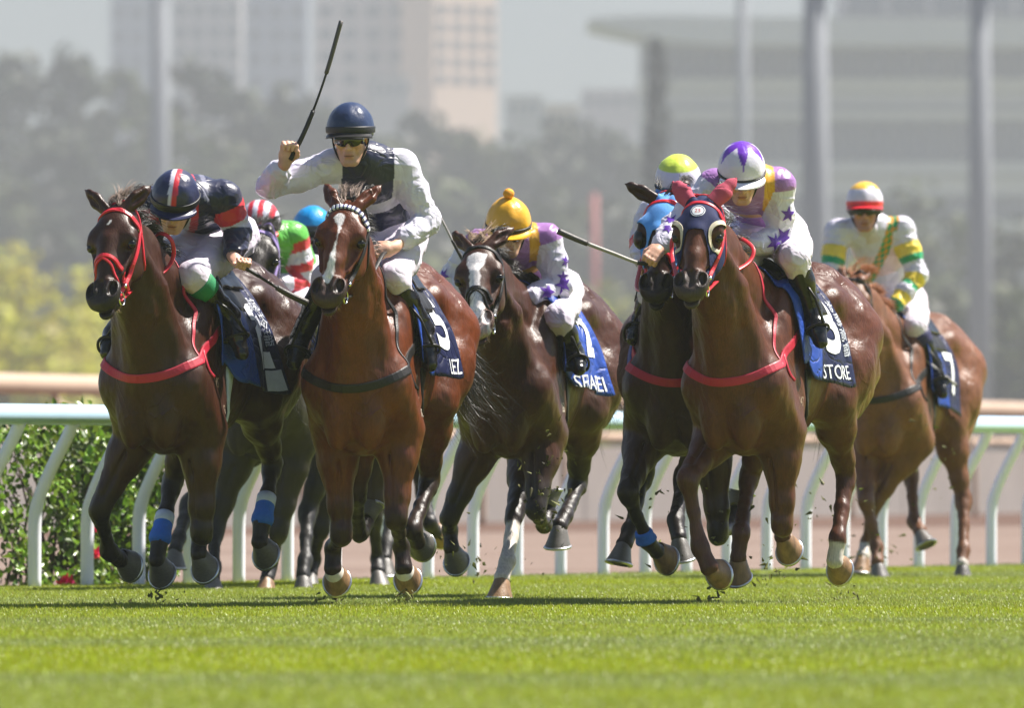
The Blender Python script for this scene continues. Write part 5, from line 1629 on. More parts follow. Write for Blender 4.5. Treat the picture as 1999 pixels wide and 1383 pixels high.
    for stt in cfg.get('stars', []):
        nm, t, ang, size, rot = stt
        for (n2, a, e, w) in arms:
            if n2 != nm: continue
            p = lerp(a, e, t * 2) if t < .5 else lerp(e, w, t * 2 - 1); axv = unit(e - a if t < .5 else w - e)
            rad = V(ang); rad = unit(rad - axv * (rad @ axv))
            h = jb.ray_cast(Vector(p + rad * .3), Vector(-rad), .35)
            o = V(h[0]) if h[0] is not None else p + rad * .06
            pts = [(size * (1 if i % 2 == 0 else .40) * math.sin(i * math.pi / 5 + rot), size * (1 if i % 2 == 0 else .40) * math.cos(i * math.pi / 5 + rot)) for i in range(10)]
            v2, f2 = poly_mesh([pts], .02)
            up_ = unit(-axv); rt = np.cross(up_, rad)
            decal('star', v2, f2, jb, o, rt, up_, M['star'], jk, .003, .12)
    # ---- breeches, boots
    Br = Body()
    Br.ell(pel, (.138, .118, .118), np.stack([lat, sp, fr]), .05)
    Br.cone(pel, waist + sp * .02, .125, .125, .05, .85, fr)
    legs = []
    for s, nm in ((1, 'L'), (-1, 'R')):
        if 'kn' + nm not in j: continue
        hp = j.get('hip' + nm, pel + lat * .09 * s - sp * .02); kn, an = j['kn' + nm], j['an' + nm]
        Br.chain([hp, lerp(hp, kn, .5), kn], [.112, .096, .072], .05)
        Br.chain([kn, lerp(kn, an, .30)], [.071, .060], .03)
        legs.append((nm, hp, kn, an, j['toe' + nm]))
    lo, hi = Br.bbox()
    v, Q = Br.mesh(*[np.arange(lo[i] - .02, hi[i] + .02, .0085) for i in range(3)]); v = smooth(v, Q, 1, .5); n = vnormals(v, Q)
    fold = (1 - np.abs(vnoise(v * V(1, 1, 1.4), 15, 7))) ** 3 * .007
    v = v + n * (fold - .003)[:, None]
    obj('breeches', v, Q, M[cfg.get('breech_mat', 'breeches')], root)
    for nm, hp, kn, an, toe in legs:
        Bt = Body()
        sh = unit(an - kn); ft = unit(toe - an)
        top = cfg.get('boot_top', .22)
        Bt.chain([lerp(kn, an, top), lerp(kn, an, .45), lerp(kn, an, .8), an], [.060, .056, .042, .038], .02)
        Bt.chain([an, lerp(an, toe, .55), toe], [.040, .038, .030], .03)
        Bt.cone(an - ft * .01 + sh * .03, an - ft * .035 + sh * .045, .034, .026, .02)
        lo, hi = Bt.bbox()
        v, Q = Bt.mesh(*[np.arange(lo[i] - .02, hi[i] + .02, .0065) for i in range(3)]); v = smooth(v, Q, 1, .5); n = vnormals(v, Q)
        tt = (v - kn) @ sh / np.linalg.norm(an - kn)
        wr = (1 - np.abs(vnoise(v * V(.5, .5, 1.6), 26, 5))) ** 3 * .0035 * np.clip((tt - .45) / .3, 0, 1)
        v = v + n * wr[:, None]
        g = tt - (top + .0)
        bt = shell('boot', v, Q, np.where((tt < top), g, np.maximum(g, .01)), 0, M['boot'], root, n, .004)
        if cfg.get('sock'):
            mb = MB(); mb.tube([lerp(kn, an, t) for t in (.14, .2, .28, .36, .42)], [.074, .0735, .072, .070, .068], 24)
            mb.build('knee_band', M[cfg['sock']], root)
        # stirrup iron hanging at the ball of the foot
        ball = lerp(an, toe, .62); sl = unit(np.cross(ft, V(0, 0, 1))); upv = unit(np.cross(sl, ft)); upv = upv if upv[2] > 0 else -upv
        mb = MB()
        pts = [ball + sl * (.062 * math.cos(w)) + upv * (.075 * math.sin(w) - .035 + .02) for w in np.linspace(-.35, math.pi + .35, 18)]
        mb.tube(pts, .0075, 8); mb.tube([pts[0], pts[-1]], .011, 8, 1.0)
        mb.tube([ball + upv * .065, lerp(ball + upv * .1, kn, .35), lerp(kn, ball, .25)], .007, 6)
        mb.build('stirrup', M['black' if cfg.get('dark_stirrup', True) else 'steel'], bt)
    # ---- helmet with its silk, peak, strap and goggles
    hv = []; hf_ = []; nu, nvv = 84, 30; hcl = []
    tilt = cfg.get('cap_tilt', 0.10)
    lk = unit(look * math.cos(tilt) + up * math.sin(tilt)); uk = np.cross(lk, left)
    c0 = Hd(-.014, 0, cfg.get('cap_up', .046))
    rad = cfg.get('cap_r', (.132, .113, .128))
    for i in range(nvv + 1):
        el = -.30 + (math.pi / 2 + .30) * i / nvv
        for k in range(nu):
            az = 2 * math.pi * k / nu
            fx, ly, uz = math.cos(el) * math.cos(az), math.cos(el) * math.sin(az), math.sin(el)
            pl = 1 + .010 * math.cos(az * 8) * math.cos(max(el, 0)) * (1 if el > -.1 else .3)
            pl += .010 * math.exp(-((el - .0) / .12) ** 2)
            p = c0 + pl * (lk * fx * rad[0] + left * ly * rad[1] + uk * uz * rad[2])
            hv.append(p); hcl.append(cfg['cap'](az, el, fx, ly, uz))
    hf_ = np.array([(i * nu + k, i * nu + (k + 1) % nu, (i + 1) * nu + (k + 1) % nu, (i + 1) * nu + k) for i in range(nvv) for k in range(nu)])
    hv = np.array(hv); hv = hv + vnormals(hv, hf_) * (vnoise(hv, 28, 3) * .0016)[:, None]
    hm = obj('helmet', hv, hf_, M['cap'], root, col=np.array(hcl))
    md = hm.modifiers.new('thickness', 'SOLIDIFY'); md.thickness = .012; md.offset = -1
    # peak
    pk = []; pn = 19
    for layer in (0, 1):
        for r_ in (0, 1, 2):
            for k in range(pn):
                az = -1.15 + 2.3 * k / (pn - 1)
                ext = (.0, .030, .052)[r_] * max(0, math.cos(az * 1.25)) ** .6
                el = -.20
                b = c0 + lk * math.cos(el) * math.cos(az) * (rad[0] + .004 + ext) + left * math.cos(el) * math.sin(az) * (rad[1] + .004 + ext * .6) + uk * (math.sin(el) * rad[2] - .006 * r_ - .006 * layer - .010 * (1 - math.cos(az)) * r_ * .5)
                pk.append(b)
    f = []
    for layer in (0, 1):
        o = layer * 3 * pn
        for r_ in (0, 1):
            for k in range(pn - 1):
                q_ = (o + r_ * pn + k, o + r_ * pn + k + 1, o + (r_ + 1) * pn + k + 1, o + (r_ + 1) * pn + k)
                f.append(q_ if layer else q_[::-1])
    for k in range(pn - 1): f.append((2 * pn + k, 2 * pn + k + 1, 5 * pn + k + 1, 5 * pn + k))
    fm = [0] * (2 * (pn - 1)) + [1] * (2 * (pn - 1)) + [0] * (pn - 1)
    pc = obj('peak', pk, f, [M['peak_' + cfg.get('peak', 'navy')], M['visor_under']], hm, fmat=fm)
    # band round the helmet (goggle strap)
    mb = MB()
    el = cfg.get('band_el', -.04)
    pts = [c0 + 1.03 * (lk * math.cos(el) * math.cos(a) * rad[0] + left * math.cos(el) * math.sin(a) * rad[1] + uk * math.sin(el) * rad[2]) for a in np.linspace(0, 2 * math.pi, 41)[:-1]]
    v_, f_ = ribbon(pts, [unit(p - c0) for p in pts], .030, .003, True)
    obj('goggle_strap', v_, f_, M[cfg.get('strap', 'goggle')], hm)
    # goggles in front of the eyes
    gv = []; gn = 17; rows = (-.014, -.008, .012, .020)
    gy = cfg.get('gog', .000)
    for uu in (-.030, -.024, .0, .020, .026):
        for k in range(gn):
            a = -1.12 + 2.24 * k / (gn - 1)
            nosec = .016 * math.exp(-(a / .16) ** 2) if uu < -.01 else 0
            bulge = .012 if -.025 < uu < .022 else .002
            gv.append(Hd(.018 + (.080 + bulge) * math.cos(a), (.072 + bulge * .6) * math.sin(a), gy + uu * (1 - .25 * abs(a)) + nosec))
    f_ = [(i * gn + k, i * gn + k + 1, (i + 1) * gn + k + 1, (i + 1) * gn + k) for i in range(4) for k in range(gn - 1)]
    fm = [1 if 0 < i < 3 else 0 for i in range(4) for k in range(gn - 1)]
    gg = obj('goggles', gv, f_, [M['goggle'], M['lens']], root, fmat=fm)
    md = gg.modifiers.new('thickness', 'SOLIDIFY'); md.thickness = .006; md.offset = 0
    # chin strap
    mb = MB()
    for s in (1, -1):
        mb.tube(spline([Hd(-.01, .088 * s, .0), Hd(.012, .078 * s, -.05), Hd(.040, .048 * s, -.105), Hd(.052, .0, -.128)], 12), .005, 6)
    mb.build('chin_strap', M['black'], hm)
    if cfg.get('pompom'):
        pcn = c0 + uk * (rad[2] + .020)
        bm = bmesh.new(); bmesh.ops.create_icosphere(bm, subdivisions=3, radius=.028)
        for vv in bm.verts: vv.co *= 1 + .06 * math.sin(vv.co.x * 400) * math.cos(vv.co.y * 380 + vv.co.z * 300)
        me = bpy.data.meshes.new('pompom'); bm.to_mesh(me); bm.free(); me.materials.append(M['gold_pom'])
        for p_ in me.polygons: p_.use_smooth = True
        link('pompom', me, hm, pcn)
    if cfg.get('bib'):      # pale neck cover
        mb = MB(); mb.tube([Hd(.02, 0, -.11), lerp(neck1, neck0, .4) + fr * .03, neck0 + fr * .05 - sp * .04], [.062, .068, .085], 20, .9)
        mb.build('neck_cover', M['breeches'], root)
    return dict(root=root, O=O, grips={k: (g[0] + O, g[1]) for k, g in grips.items()}, j=j)

def whip(pts, label, rs, mats_at, group='whips carried by the jockeys'):
    """one whip: a tapering padded stick with a flap; pts are world points from the butt to the tip"""
    O = pts[0]
    root = empty('riding_whip', O)
    tag(root, label, 'whip', group)
    parts = {}
    L = len(pts)
    for name, (i0, i1), r, m in mats_at:
        mb = MB(); sub = spline([p - O for p in pts], 40)
        a, b = int(i0 * 39), int(i1 * 39)
        s = sub[a:b + 1]; rr = np.linspace(r[0], r[1], len(s))
        mb.tube(s, list(rr), 8)
        mb.build(name, M[m], root)
    return root
build_materials()
def tri_blaze(pts, soft=.008):
    """white face marking: pts = [(a, centre, halfwidth)] down the face"""
    A, Cc, Wd = [np.array(v) for v in zip(*pts)]
    def f(a, l, n):
        w = np.interp(a, A, Wd, left=-1, right=Wd[-1]); c = np.interp(a, A, Cc)
        return np.clip((w - np.abs(l - c)) / soft + .5, 0, 1)
    return f
HORSES = {}
HORSES['h1'] = dict(D=54.6, psi=18.5, chest=305, lift=.03, pitch=2.5, label='dark bay horse in red bridle with blue bandages on its hind legs',
    coat=(.068, .0225, .0100), points=(.010, .008, .007), muzzle_col=(.016, .013, .013), poll=(229, 408, 1.14), muzzle=(193, 600, 1), hyaw=-6,
    earL=(297, 360, -1, (1, .9, 0)), earR=(164, 370, -1, (1, -.9, 0)),
    blaze=tri_blaze([(.095, .004, -.02), (.105, .004, .006), (.125, -.004, .004), (.135, -.006, -.02)], .006),
    legs={'RF': dict(p=[(193, 998, 1), (213, 1078, -1), (233, 1092, -1)], flex=-25),
          'LF': dict(p=[(393, 1045, 1), (388, 1043, -1), (388, 1082, 1)], flex=48),
          'RH': dict(p=[(337, 942, -1), (312, 1054, 1), (306, 1094, 1)], wrap=1, flex=48, hoof='hoof_dark'),
          'LH': dict(p=[(533, 905, -1), (512, 1018, 1), (508, 1059, 1)], wrap=1, flex=48)},
    bridle='red', noseband=.30, grackle=True, breast='crimson', mane_mat='hair_grey', tail_dir=(-.5, .1, -.3), girth='white_wrap',
    reins=[[('h', .475, .06, -.084), (262, 562, .98), (285, 544, .85), (318, 532, .75), (337, 505, .72), (336, 472, .74), (318, 456, .74), (302, 462, .70), (310, 488, .60)], [('h', .475, -.06, -.084), (200, 560, .95), (235, 500, .75), (300, 500, .6)]],
    cloth=dict(side=(.62, .70), seed=2, flutter=.02, flare=.10, split=.55, prints=[dict(t='馬會', size=.10, s=.50, v=.30, m='print_silver', rot=-1.57), dict(t='保玲瓏', size=.085, s=.59, v=.34, m='print_silver', rot=-1.57)],
        polys=[dict(p=[(-.03, .0), (.03, .0), (.02, -.12), (-.02, -.12)], s=.45, v=.22), dict(p=[(-.07, .10), (-.02, .13), (.03, .10), (.0, .06), (-.03, .07), (-.035, -.10), (-.075, -.10)], s=.50, v=.48), dict(p=[(-.03, .03), (.06, .03), (.07, -.05), (-.03, -.05)], s=.53, v=.52), dict(p=[(-.06, .05), (.06, .05), (.06, -.05), (-.06, -.05)], s=.57, v=.63, m='print_silver')]),
    brands=[dict(t='VS', size=.07, at=(.46, .33, 1.08)), dict(t='G', size=.06, at=(.40, .36, .95))])
HORSES['h2'] = dict(D=54.9, psi=11.5, chest=700, lift=.03, pitch=3, label='bright bay horse with striped browband and a broken white stripe on its face',
    coat=(.190, .052, .0145), points=(.012, .009, .008), muzzle_col=(.035, .026, .024), poll=(679, 402, 1.12), muzzle=(633, 592, 1), hyaw=-2,
    earL=(746, 360, -1, (1, -.2, 0)), earR=(634, 360, -1, (1, -.5, 0)),
    blaze=tri_blaze([(.065, .0, -.02), (.085, -.004, .016), (.105, -.008, .030), (.135, .0, .014), (.165, .006, .006), (.20, .006, .002), (.245, .004, .002), (.30, .002, .010), (.38, .0, .020), (.415, -.008, .030), (.45, -.005, .010), (.47, 0, -.02)], .007),
    legs={'RF': dict(p=[(668, 1046, 1), (650, 1070, -1), (650, 1111, 1)], hoof='hoof_tan', white=True, flex=48),
          'LF': dict(p=[(773, 1014, 1), (783, 1068, -1), (787, 1109, 1)], hoof='hoof_tan', white=True, flex=48),
          'RH': dict(p=[(694, 962, -1), (702, 1045, -1), (714, 1022, -1)], hoof='hoof_dark', flex=0),
          'LH': dict(p=[(838, 940, -1), (806, 1034, 1), (814, 1058, -1)], flex=0)},
    bridle='black', browband='striped', noseband=None, breast='black', breast_z=1.10, mane_mat='hair_grey', tail_dir=(-.42, .22, -.62), tail_n=420, tail_len=.36, tail_spread=.72, rein_mat='black',
    reins=[[('h', .475, .06, -.084), (688, 575, 1.0), (720, 545, .85), (745, 500, .62), (752, 492, .5)], [('h', .475, -.06, -.084), (640, 540, .9), (690, 510, .7), (725, 495, .55)]],
    cloth=dict(side=(.60, .62), seed=5, flutter=.014, flare=.08, split=.42, prints=[dict(t='5', size=.36, s=.47, v=.36, bold=.012), dict(t='LEZ', size=.105, s=.53, v=.565)]),
    brands=[dict(t='JT', size=.065, at=(.42, .34, 1.10)), dict(t='2', size=.06, at=(.42, .34, 1.03)), dict(t='X296', size=.055, at=(.42, .36, .94), m='freeze_pale')])
HORSES['h5'] = dict(D=58.5, psi=15.5, chest=985, lift=.01, pitch=2, label='dark bay horse with broad white blaze and black bridle galloping between the leaders',
    coat=(.095, .032, .0135), points=(.011, .009, .008), poll=(937, 482, 1.12), muzzle=(929, 652, 1), hyaw=0, points_from=.3,
    earL=(1004, 444, -1, (1, .3, 0)), earR=(882, 455, -1, (.8, -.9, 0)), pink=True, muzzle_col=(.10, .06, .05),
    blaze=tri_blaze([(.07, .0, -.02), (.09, .0, .050), (.14, -.004, .046), (.19, -.008, .030), (.27, -.006, .028), (.34, 0, .032), (.42, 0, .04), (.50, 0, .07), (.70, 0, .08)], .008),
    legs={'RF': dict(p=[(877, 1012, 1), (878, 1034, -1), (881, 1070, 1)], flex=46),
          'LF': dict(p=[(1045, 998, 1), (1062, 1028, -1), (1069, 998, -1)]),
          'RH': dict(e=(1040, 890, .0), p=[(1005, 1000, 1), (989, 1098, 1), (980, 1128, 1)], sock=1.25, flex=0, hoof='hoof_tan'),
          'LH': dict(p=[(1128, 945, -1), (1104, 1008, 1), (1092, 1028, 1)], flex=30)},
    bridle='black', noseband=.30, grackle=True, mane_mat='hair_pale', forelock=150, tail_dir=(-.3, .12, -.7), tail_n=90,
    reins=[[('h', .475, .06, -.084), (968, 610, 1.0), (990, 590, .8), (1004, 580, .6)]],
    cloth=dict(side=(.60, .66), seed=8, flutter=.02, flare=.08, split=2, prints=[dict(t='SERAPHEI', size=.11, s=.38, v=.60), dict(t='2', size=.30, s=.44, v=.36, bold=.012), dict(t='精算暴雪', size=.075, s=.48, v=.20, rot=-1.4, m='print_silver')]),
    brands=[dict(t='L88', size=.07, at=(.44, .36, 1.0), m='freeze_pale')])
HORSES['h7'] = dict(D=55.8, psi=20, chest=1440, lift=.03, pitch=3, label='chestnut horse in navy hood with rose ear covers and red bridle',
    coat=(.150, .048, .0185), points=(.075, .027, .014), points_mix=.8, muzzle_col=(.040, .033, .031), poll=(1371, 396, 1.12), muzzle=(1344, 578, 1), hyaw=6,
    earL=(1438, 348, -1, (1, .2, 0)), earR=(1314, 356, -1, (1, -.2, 0)), ear_cover=True, hood='navy',
    legs={'RF': dict(p=[(1342, 936, 1), (1366, 1070, -1), (1384, 1108, 1)], flex=46, hoof='hoof_tan'),
          'LF': dict(p=[(1526, 1030, 1), (1527, 1010, -1), (1529, 1048, 1)], flex=48, hoof='hoof_tan'),
          'RH': dict(p=[(1463, 930, -1), (1446, 1040, 1), (1440, 1088, 1)], flex=0, hoof='hoof_tan'),
          'LH': dict(p=[(1652, 930, -1), (1636, 1052, 1), (1630, 1096, 1)], flex=46, hoof='hoof_tan', sock=2.1)},
    bridle='red', noseband=None, breast='crimson', mane_mat='hair_black', forelock=0, mane_n=22, tail_dir=(-.5, -.42, -.62), tail_n=150, tail_len=.46,
    reins=[[('h', .475, .06, -.084), (1405, 545, 1.0), (1430, 532, .9), (1462, 512, .8), (1471, 488, .75), (1455, 470, .7), (1432, 462, .65), (1440, 478, .52)], [('h', .475, -.06, -.084), (1312, 500, .95), (1320, 460, .9), (1380, 470, .7), (1430, 480, .5)]],
    cloth=dict(side=(.60, .66), seed=11, flutter=.014, flare=.06, split=.42, prints=[dict(t='3', size=.42, s=.46, v=.35, bold=.014), dict(t='STORE', size=.10, s=.45, v=.585), dict(t='為勝高爾', size=.075, s=.60, v=.36, rot=-1.57, m='print_silver')]),
    brands=[dict(t='K47', size=.065, at=(.42, .36, 1.0))])
HORSES['h6'] = dict(D=56.8, psi=3, chest=1322, lift=.02, pitch=2, label='bay horse in sky blue hood with blinker cup beside the navy hooded chestnut',
    coat=(.058, .020, .012), points=(.011, .008, .008), muzzle_col=(.018, .015, .015), poll=(1300, 390, 1.12), muzzle=(1277, 585, 1), hyaw=-4, hood='blue', cups=True,
    earL=(1345, 352, -1, (1, .2, 0)), earR=(1218, 358, -1, (.8, -.9, 0)),
    legs={'RF': dict(p=[(1226, 962, 1), (1262, 1056, -1), (1281, 1076, -1)], wrap=2, flex=-20, hoof='hoof_tan'),
          'LF': dict(p=[(1402, 1046, 1), (1424, 1030, -1), (1436, 1002, -1)]),
          'RH': dict(p=[(1258, 925, -1), (1229, 1036, 1), (1218, 1062, 1)], flex=0),
          'LH': dict(p=[(1336, 930, -1), (1319, 1018, 1), (1325, 1050, 1)], flex=10)},
    bridle='red', breast='crimson', mane_mat='hair_black', forelock=60, noseband=.31, reins=[[('h', .475, .06, -.084), (1310, 560, .9), (1350, 520, .6)], [('h', .475, -.06, -.084), (1243, 560, .9), (1255, 500, .6)]],
    cloth=dict(side=(.60, .66), seed=3, flutter=.01, flare=.0, split=.45))
HORSES['h8'] = dict(D=70.0, psi=17, chest=1722, lift=.0, pitch=1, far=True, res=.011, hres=.008, label='pale chestnut horse trailing last on the right behind the hooded chestnut',
    coat=(.265, .112, .048), points=(.13, .055, .025), points_mix=.7, poll=(1666, 545, 1.12), muzzle=(1646, 690, 1), hyaw=0,
    earL=(1692, 530, -1, (1, .2, 0)), earR=(1636, 526, -1, (1, -.2, 0)), muzzle_col=(.12, .06, .04),
    legs={'RF': dict(p=[(1690, 975, 1), (1712, 1070, -1), (1713, 1098, 1)], flex=0),
          'LF': dict(p=[(1706, 985, 1), (1692, 1062, -1), (1684, 1086, 1)], flex=0, sock=2.0, hoof='hoof_tan'),
          'RH': dict(p=[(1778, 925, -1), (1784, 1018, 1), (1795, 1038, 1)], flex=-10),
          'LH': dict(p=[(1881, 975, -1), (1880, 1074, 1), (1878, 1102, 1)], flex=0, sock=2.6)},
    bridle='black', mane_mat='hair_chestnut', mane2='hair_chestnut', tail_mat='hair_chestnut', tail_dir=(-.6, -.25, -.4), tail_len=.35, forelock=120, breast='black', rein_mat='black', noseband=.3,
    reins=[[('h', .475, .06, -.084), (1700, 600, .8), (1727, 618, .5)]],
    cloth=dict(side=(.62, .70), seed=6, flutter=.012, flare=.04, split=.5, prints=[dict(t='7', size=.36, s=.46, v=.45, bold=.01)]))
HORSES['h3'] = dict(D=63.0, psi=17, chest=505, lift=.0, pitch=2, far=True, res=.012, hres=.009, label='black brown horse half hidden behind the red bridled leader',
    coat=(.030, .022, .020), points=(.010, .009, .009), poll=(507, 452, 1.12), muzzle=(486, 610, 1), hyaw=8,
    earL=(526, 446, -1, (1, .9, 0)), earR=(478, 425, -1, (1, -.5, 0)),
    legs={'RF': dict(p=[(420, 1035, 1), (418, 1108, 1), (416, 1130, 1)], flex=0),
          'LF': dict(p=[(545, 1040, 1), (528, 1106, -1), (521, 1130, 1)], flex=0, hoof='hoof_tan'),
          'RH': dict(p=[(368, 985, -1), (349, 1052, 1), (342, 1075, 1)], flex=10),
          'LH': dict(p=[(600, 1000, -1), (596, 1096, 1), (592, 1125, 1)], flex=0)},
    bridle='purple', mane_mat='hair_black', breast=None, reins=[[('h', .475, .06, -.084), (505, 590, .9), (530, 560, .6)]],
    cloth=dict(side=(.58, .62), seed=4, flutter=.01, flare=.02, split=.5))
HORSES['h4'] = dict(D=65.0, psi=17, chest=668, lift=.0, pitch=2, far=True, res=.012, hres=.009, label='dark horse almost hidden behind the bright bay with striped browband',
    coat=(.040, .018, .012), points=(.010, .009, .009), poll=(640, 500, 1.12), muzzle=(622, 650, 1), hyaw=0,
    earL=(665, 462, -1, (1, .2, 0)), earR=(620, 462, -1, (1, -.2, 0)),
    legs={'RF': dict(p=[(625, 1035, 1), (612, 1096, -1), (606, 1120, 1)], flex=0),
          'LF': dict(p=[(728, 1012, 1), (736, 1092, -1), (737, 1116, 1)], flex=0),
          'RH': dict(p=[(765, 985, -1), (756, 1062, 1), (752, 1090, 1)], flex=0),
          'LH': dict(p=[(828, 965, -1), (838, 1020, 1), (848, 1040, -1)], hoof='hoof_tan')},
    bridle='black', mane_mat='hair_black', cloth=dict(side=(.58, .62), seed=9, flutter=.01, flare=.02, split=.5))
CTX = {}
for k, cfg in HORSES.items():
    if not ONLY or k in ONLY.split(','): CTX[k] = horse(cfg)
jockey_materials()
M['peak_navy'] = mat('peak_navy', srgb(28, 32, 66), rough=.4, noise=.05)
M['peak_white'] = mat('peak_white', srgb(225, 225, 232), rough=.4, noise=.05)
M['peak_red'] = mat('peak_red', srgb(200, 30, 48), rough=.4, noise=.05)
M['peak_black'] = mat('peak_black', srgb(24, 24, 28), rough=.4, noise=.05)
M['peak_gold'] = mat('peak_gold', srgb(220, 160, 30), rough=.4, noise=.05)
M['peak_blue'] = mat('peak_blue', srgb(40, 110, 170), rough=.4, noise=.05)
M['gold_pom'] = mat('gold_pompom', srgb(232, 158, 22), rough=.7, noise=.15, nscale=120, bump=.5, bscale=300)
def pick(n, base): return np.tile(base, (n, 1)).astype(float)
def setm(c, m, k): c[m] = k
def silks1(v, arm, w, t, l, s, f):
    c = pick(len(v), NAVY); fr = f > 0
    setm(c, ~arm & (f < -.02) & (l > -.05), NAVY * 1.0)
    setm(c, ~arm & (np.abs(l - .005) < .030) & (l < .005), WHITE); setm(c, ~arm & (l >= .005) & (l < .045), RED)
    setm(c, ~arm & (l > .075) & (l < .10) & (f < .05), SHEEN_GREY)  # grey strip: sheen of the navy silk put into the colour
    setm(c, arm & (t > .10) & (t < .30), RED); setm(c, arm & (t >= .30) & (t < .52), WHITE); setm(c, arm & (t >= .52), NAVY)
    return c
def silks2(v, arm, w, t, l, s, f):
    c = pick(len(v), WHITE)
    setm(c, ~arm & (np.abs(l) < .125), NAVY)
    tri = (s < -.165) & (s > -.235); setm(c, ~arm & tri & (np.abs(l) < .3), WHITE)
    setm(c, ~arm & (np.abs(l) < (.05 - np.abs(s + .14)) ) & (f > 0), WHITE)
    setm(c, ~arm & (s <= -.235), NAVY)
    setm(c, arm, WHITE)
    return c
def silks3(v, arm, w, t, l, s, f):
    c = pick(len(v), GREEN); setm(c, arm, RED)
    setm(c, arm & (t > .13) & (t < .245), WHITE); setm(c, arm & (t > .335) & (t < .46), WHITE); setm(c, arm & (t > .86), WHITE)
    return c
def silks4(v, arm, w, t, l, s, f): return pick(len(v), BLK * 2)
def silks5(v, arm, w, t, l, s, f):
    c = pick(len(v), LILAC)
    band = (s < -.13) & (s > -.24) & (f > -.3); setm(c, ~arm & band, GOLD)
    setm(c, ~arm & (l > .075) & (l < .13) & (s > -.08), GOLD)
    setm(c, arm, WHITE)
    return c
def silks6(v, arm, w, t, l, s, f):
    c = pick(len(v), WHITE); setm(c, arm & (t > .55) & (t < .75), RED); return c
def silks8(v, arm, w, t, l, s, f):
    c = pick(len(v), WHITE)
    a, b = l + s * .9, s - l * .9
    sash = np.abs(l - .075 - (s + .12) * .45) < .042
    chk = (np.floor(a / .036).astype(int) + np.floor(b / .036).astype(int)) % 2 == 0
    setm(c, ~arm & sash & (f > -.05) & chk, GRN2); setm(c, ~arm & sash & (f > -.05) & ~chk, GOLD * V(1, .85, 1))
    setm(c, ~arm & ~sash & (s < -.12) & (s > -.30), V(.70, .52, .54))
    for k in (.16, .52, .82):
        setm(c, arm & (t > k) & (t < k + .13), YEL); setm(c, arm & (t >= k + .13) & (t < k + .20), GRN2)
    return c
def cap1(az, el, x, y, z):
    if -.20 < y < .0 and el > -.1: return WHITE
    if 0 <= y < .20 and el > -.1: return RED
    return NAVY * 1.3
def cap2(az, el, x, y, z): return V(.018, .032, .085)
def cap3(az, el, x, y, z): return WHITE if int(math.floor((y + 2) / .26)) % 2 else RED
def cap4(az, el, x, y, z): return BLUE if z > .28 else V(.03, .04, .06)
def cap5(az, el, x, y, z): return GOLD * V(1.15, 1.15, 1)
def cap6(az, el, x, y, z): return LIME if z > .52 else (WHITE if z > -.10 else V(.02, .10, .25))
def cap7(az, el, x, y, z):
    r = math.cos(el) / max(.05, 1); k = az * 5 / (2 * math.pi); d = abs(k - math.floor(k + .5)) * 2
    return PURPLE * 1.6 if math.cos(el) < .97 - .62 * d else WHITE
def cap8(az, el, x, y, z): return YEL * V(1, .8, 1) if z > .62 else (WHITE if z > .05 else RED * 1.1)
JOCKEYS = {}
JOCKEYS['h1'] = dict(label='jockey in navy silks with white and red stripe and green knee bands', silks=silks1, cap=cap1, peak='navy', sock='green_sock', cap_up=.036, look=(-.12, -.84, -.54), up=(0.05, -.55, .85),
    j=dict(head=(341, 398, .62), shR=(292, 398, .40), shL=(436, 384, .36), pel=(424, 462, -.12), elL=(464, 452, .26), wrL=(455, 500, .42), elR=(290, 470, .42), wrR=(306, 510, .55), knL=(376, 540, 0.52), anL=(447, 612, 0.37), toeL=(472, 690, 0.43), knR=(300, 545, 0.52), anR=(222, 650, 0.37), toeR=(210, 690, 0.47)),
    handL=((.35, -.6, -.55), (.85, .05, -.5)), handR=((.2, -.7, -.4), (1, 0, 0)), arch=.07)
JOCKEYS['h2'] = dict(label='jockey in white sleeves and navy vest raising a whip with his right arm', silks=silks2, cap=cap2, peak='black', cap_up=.041, look=(-.10, -.97, -.20), up=(-.03, -.2, 1), cap_tilt=.16, stubble=.35,
    j=dict(head=(684, 268, .42), shR=(648, 322, .30), shL=(783, 322, .26), pel=(765, 462, -.05), elR=(528, 362, .42), wrR=(556, 318, .56), elL=(834, 432, .22), wrL=(768, 484, .42), hipL=(790, 470, -.06), knL=(768, 542, 0.45), anL=(826, 640, 0.33), toeL=(840, 712, 0.41), hipR=(718, 470, -.06), knR=(640, 545, 0.45), anR=(588, 655, 0.37), toeR=(574, 708, 0.45)),
    handR=((.20, -.25, .9), (.45, .0, .35), -1), handL=((-.65, -.45, -.2), (.1, .5, .9)), cuffR=.72, cuffL=.72, arch=.03)
JOCKEYS['h3'] = dict(label='jockey in red and white striped cap with green vest and hooped sleeves', silks=silks3, cap=cap3, peak='red', look=(-.15, -.85, -.5), res=.009, fres=.007, jres=.010,
    j=dict(head=(508, 452, .62), shR=(488, 480, .40), shL=(572, 462, .38), pel=(590, 545, -.1), elL=(596, 560, .30), wrL=(540, 552, .48), elR=(480, 540, .45), wrR=(492, 570, .55), knL=(585, 600, 0.47), anL=(612, 670, 0.32), toeL=(620, 710, 0.40), knR=(530, 600, 0.47), anR=(490, 670, 0.32), toeR=(480, 700, 0.40)),
    handL=((-.4, -.7, -.3), (.8, 0, .4)), handR=((.2, -.7, -.4), (1, 0, 0)), sock='purple_sock')
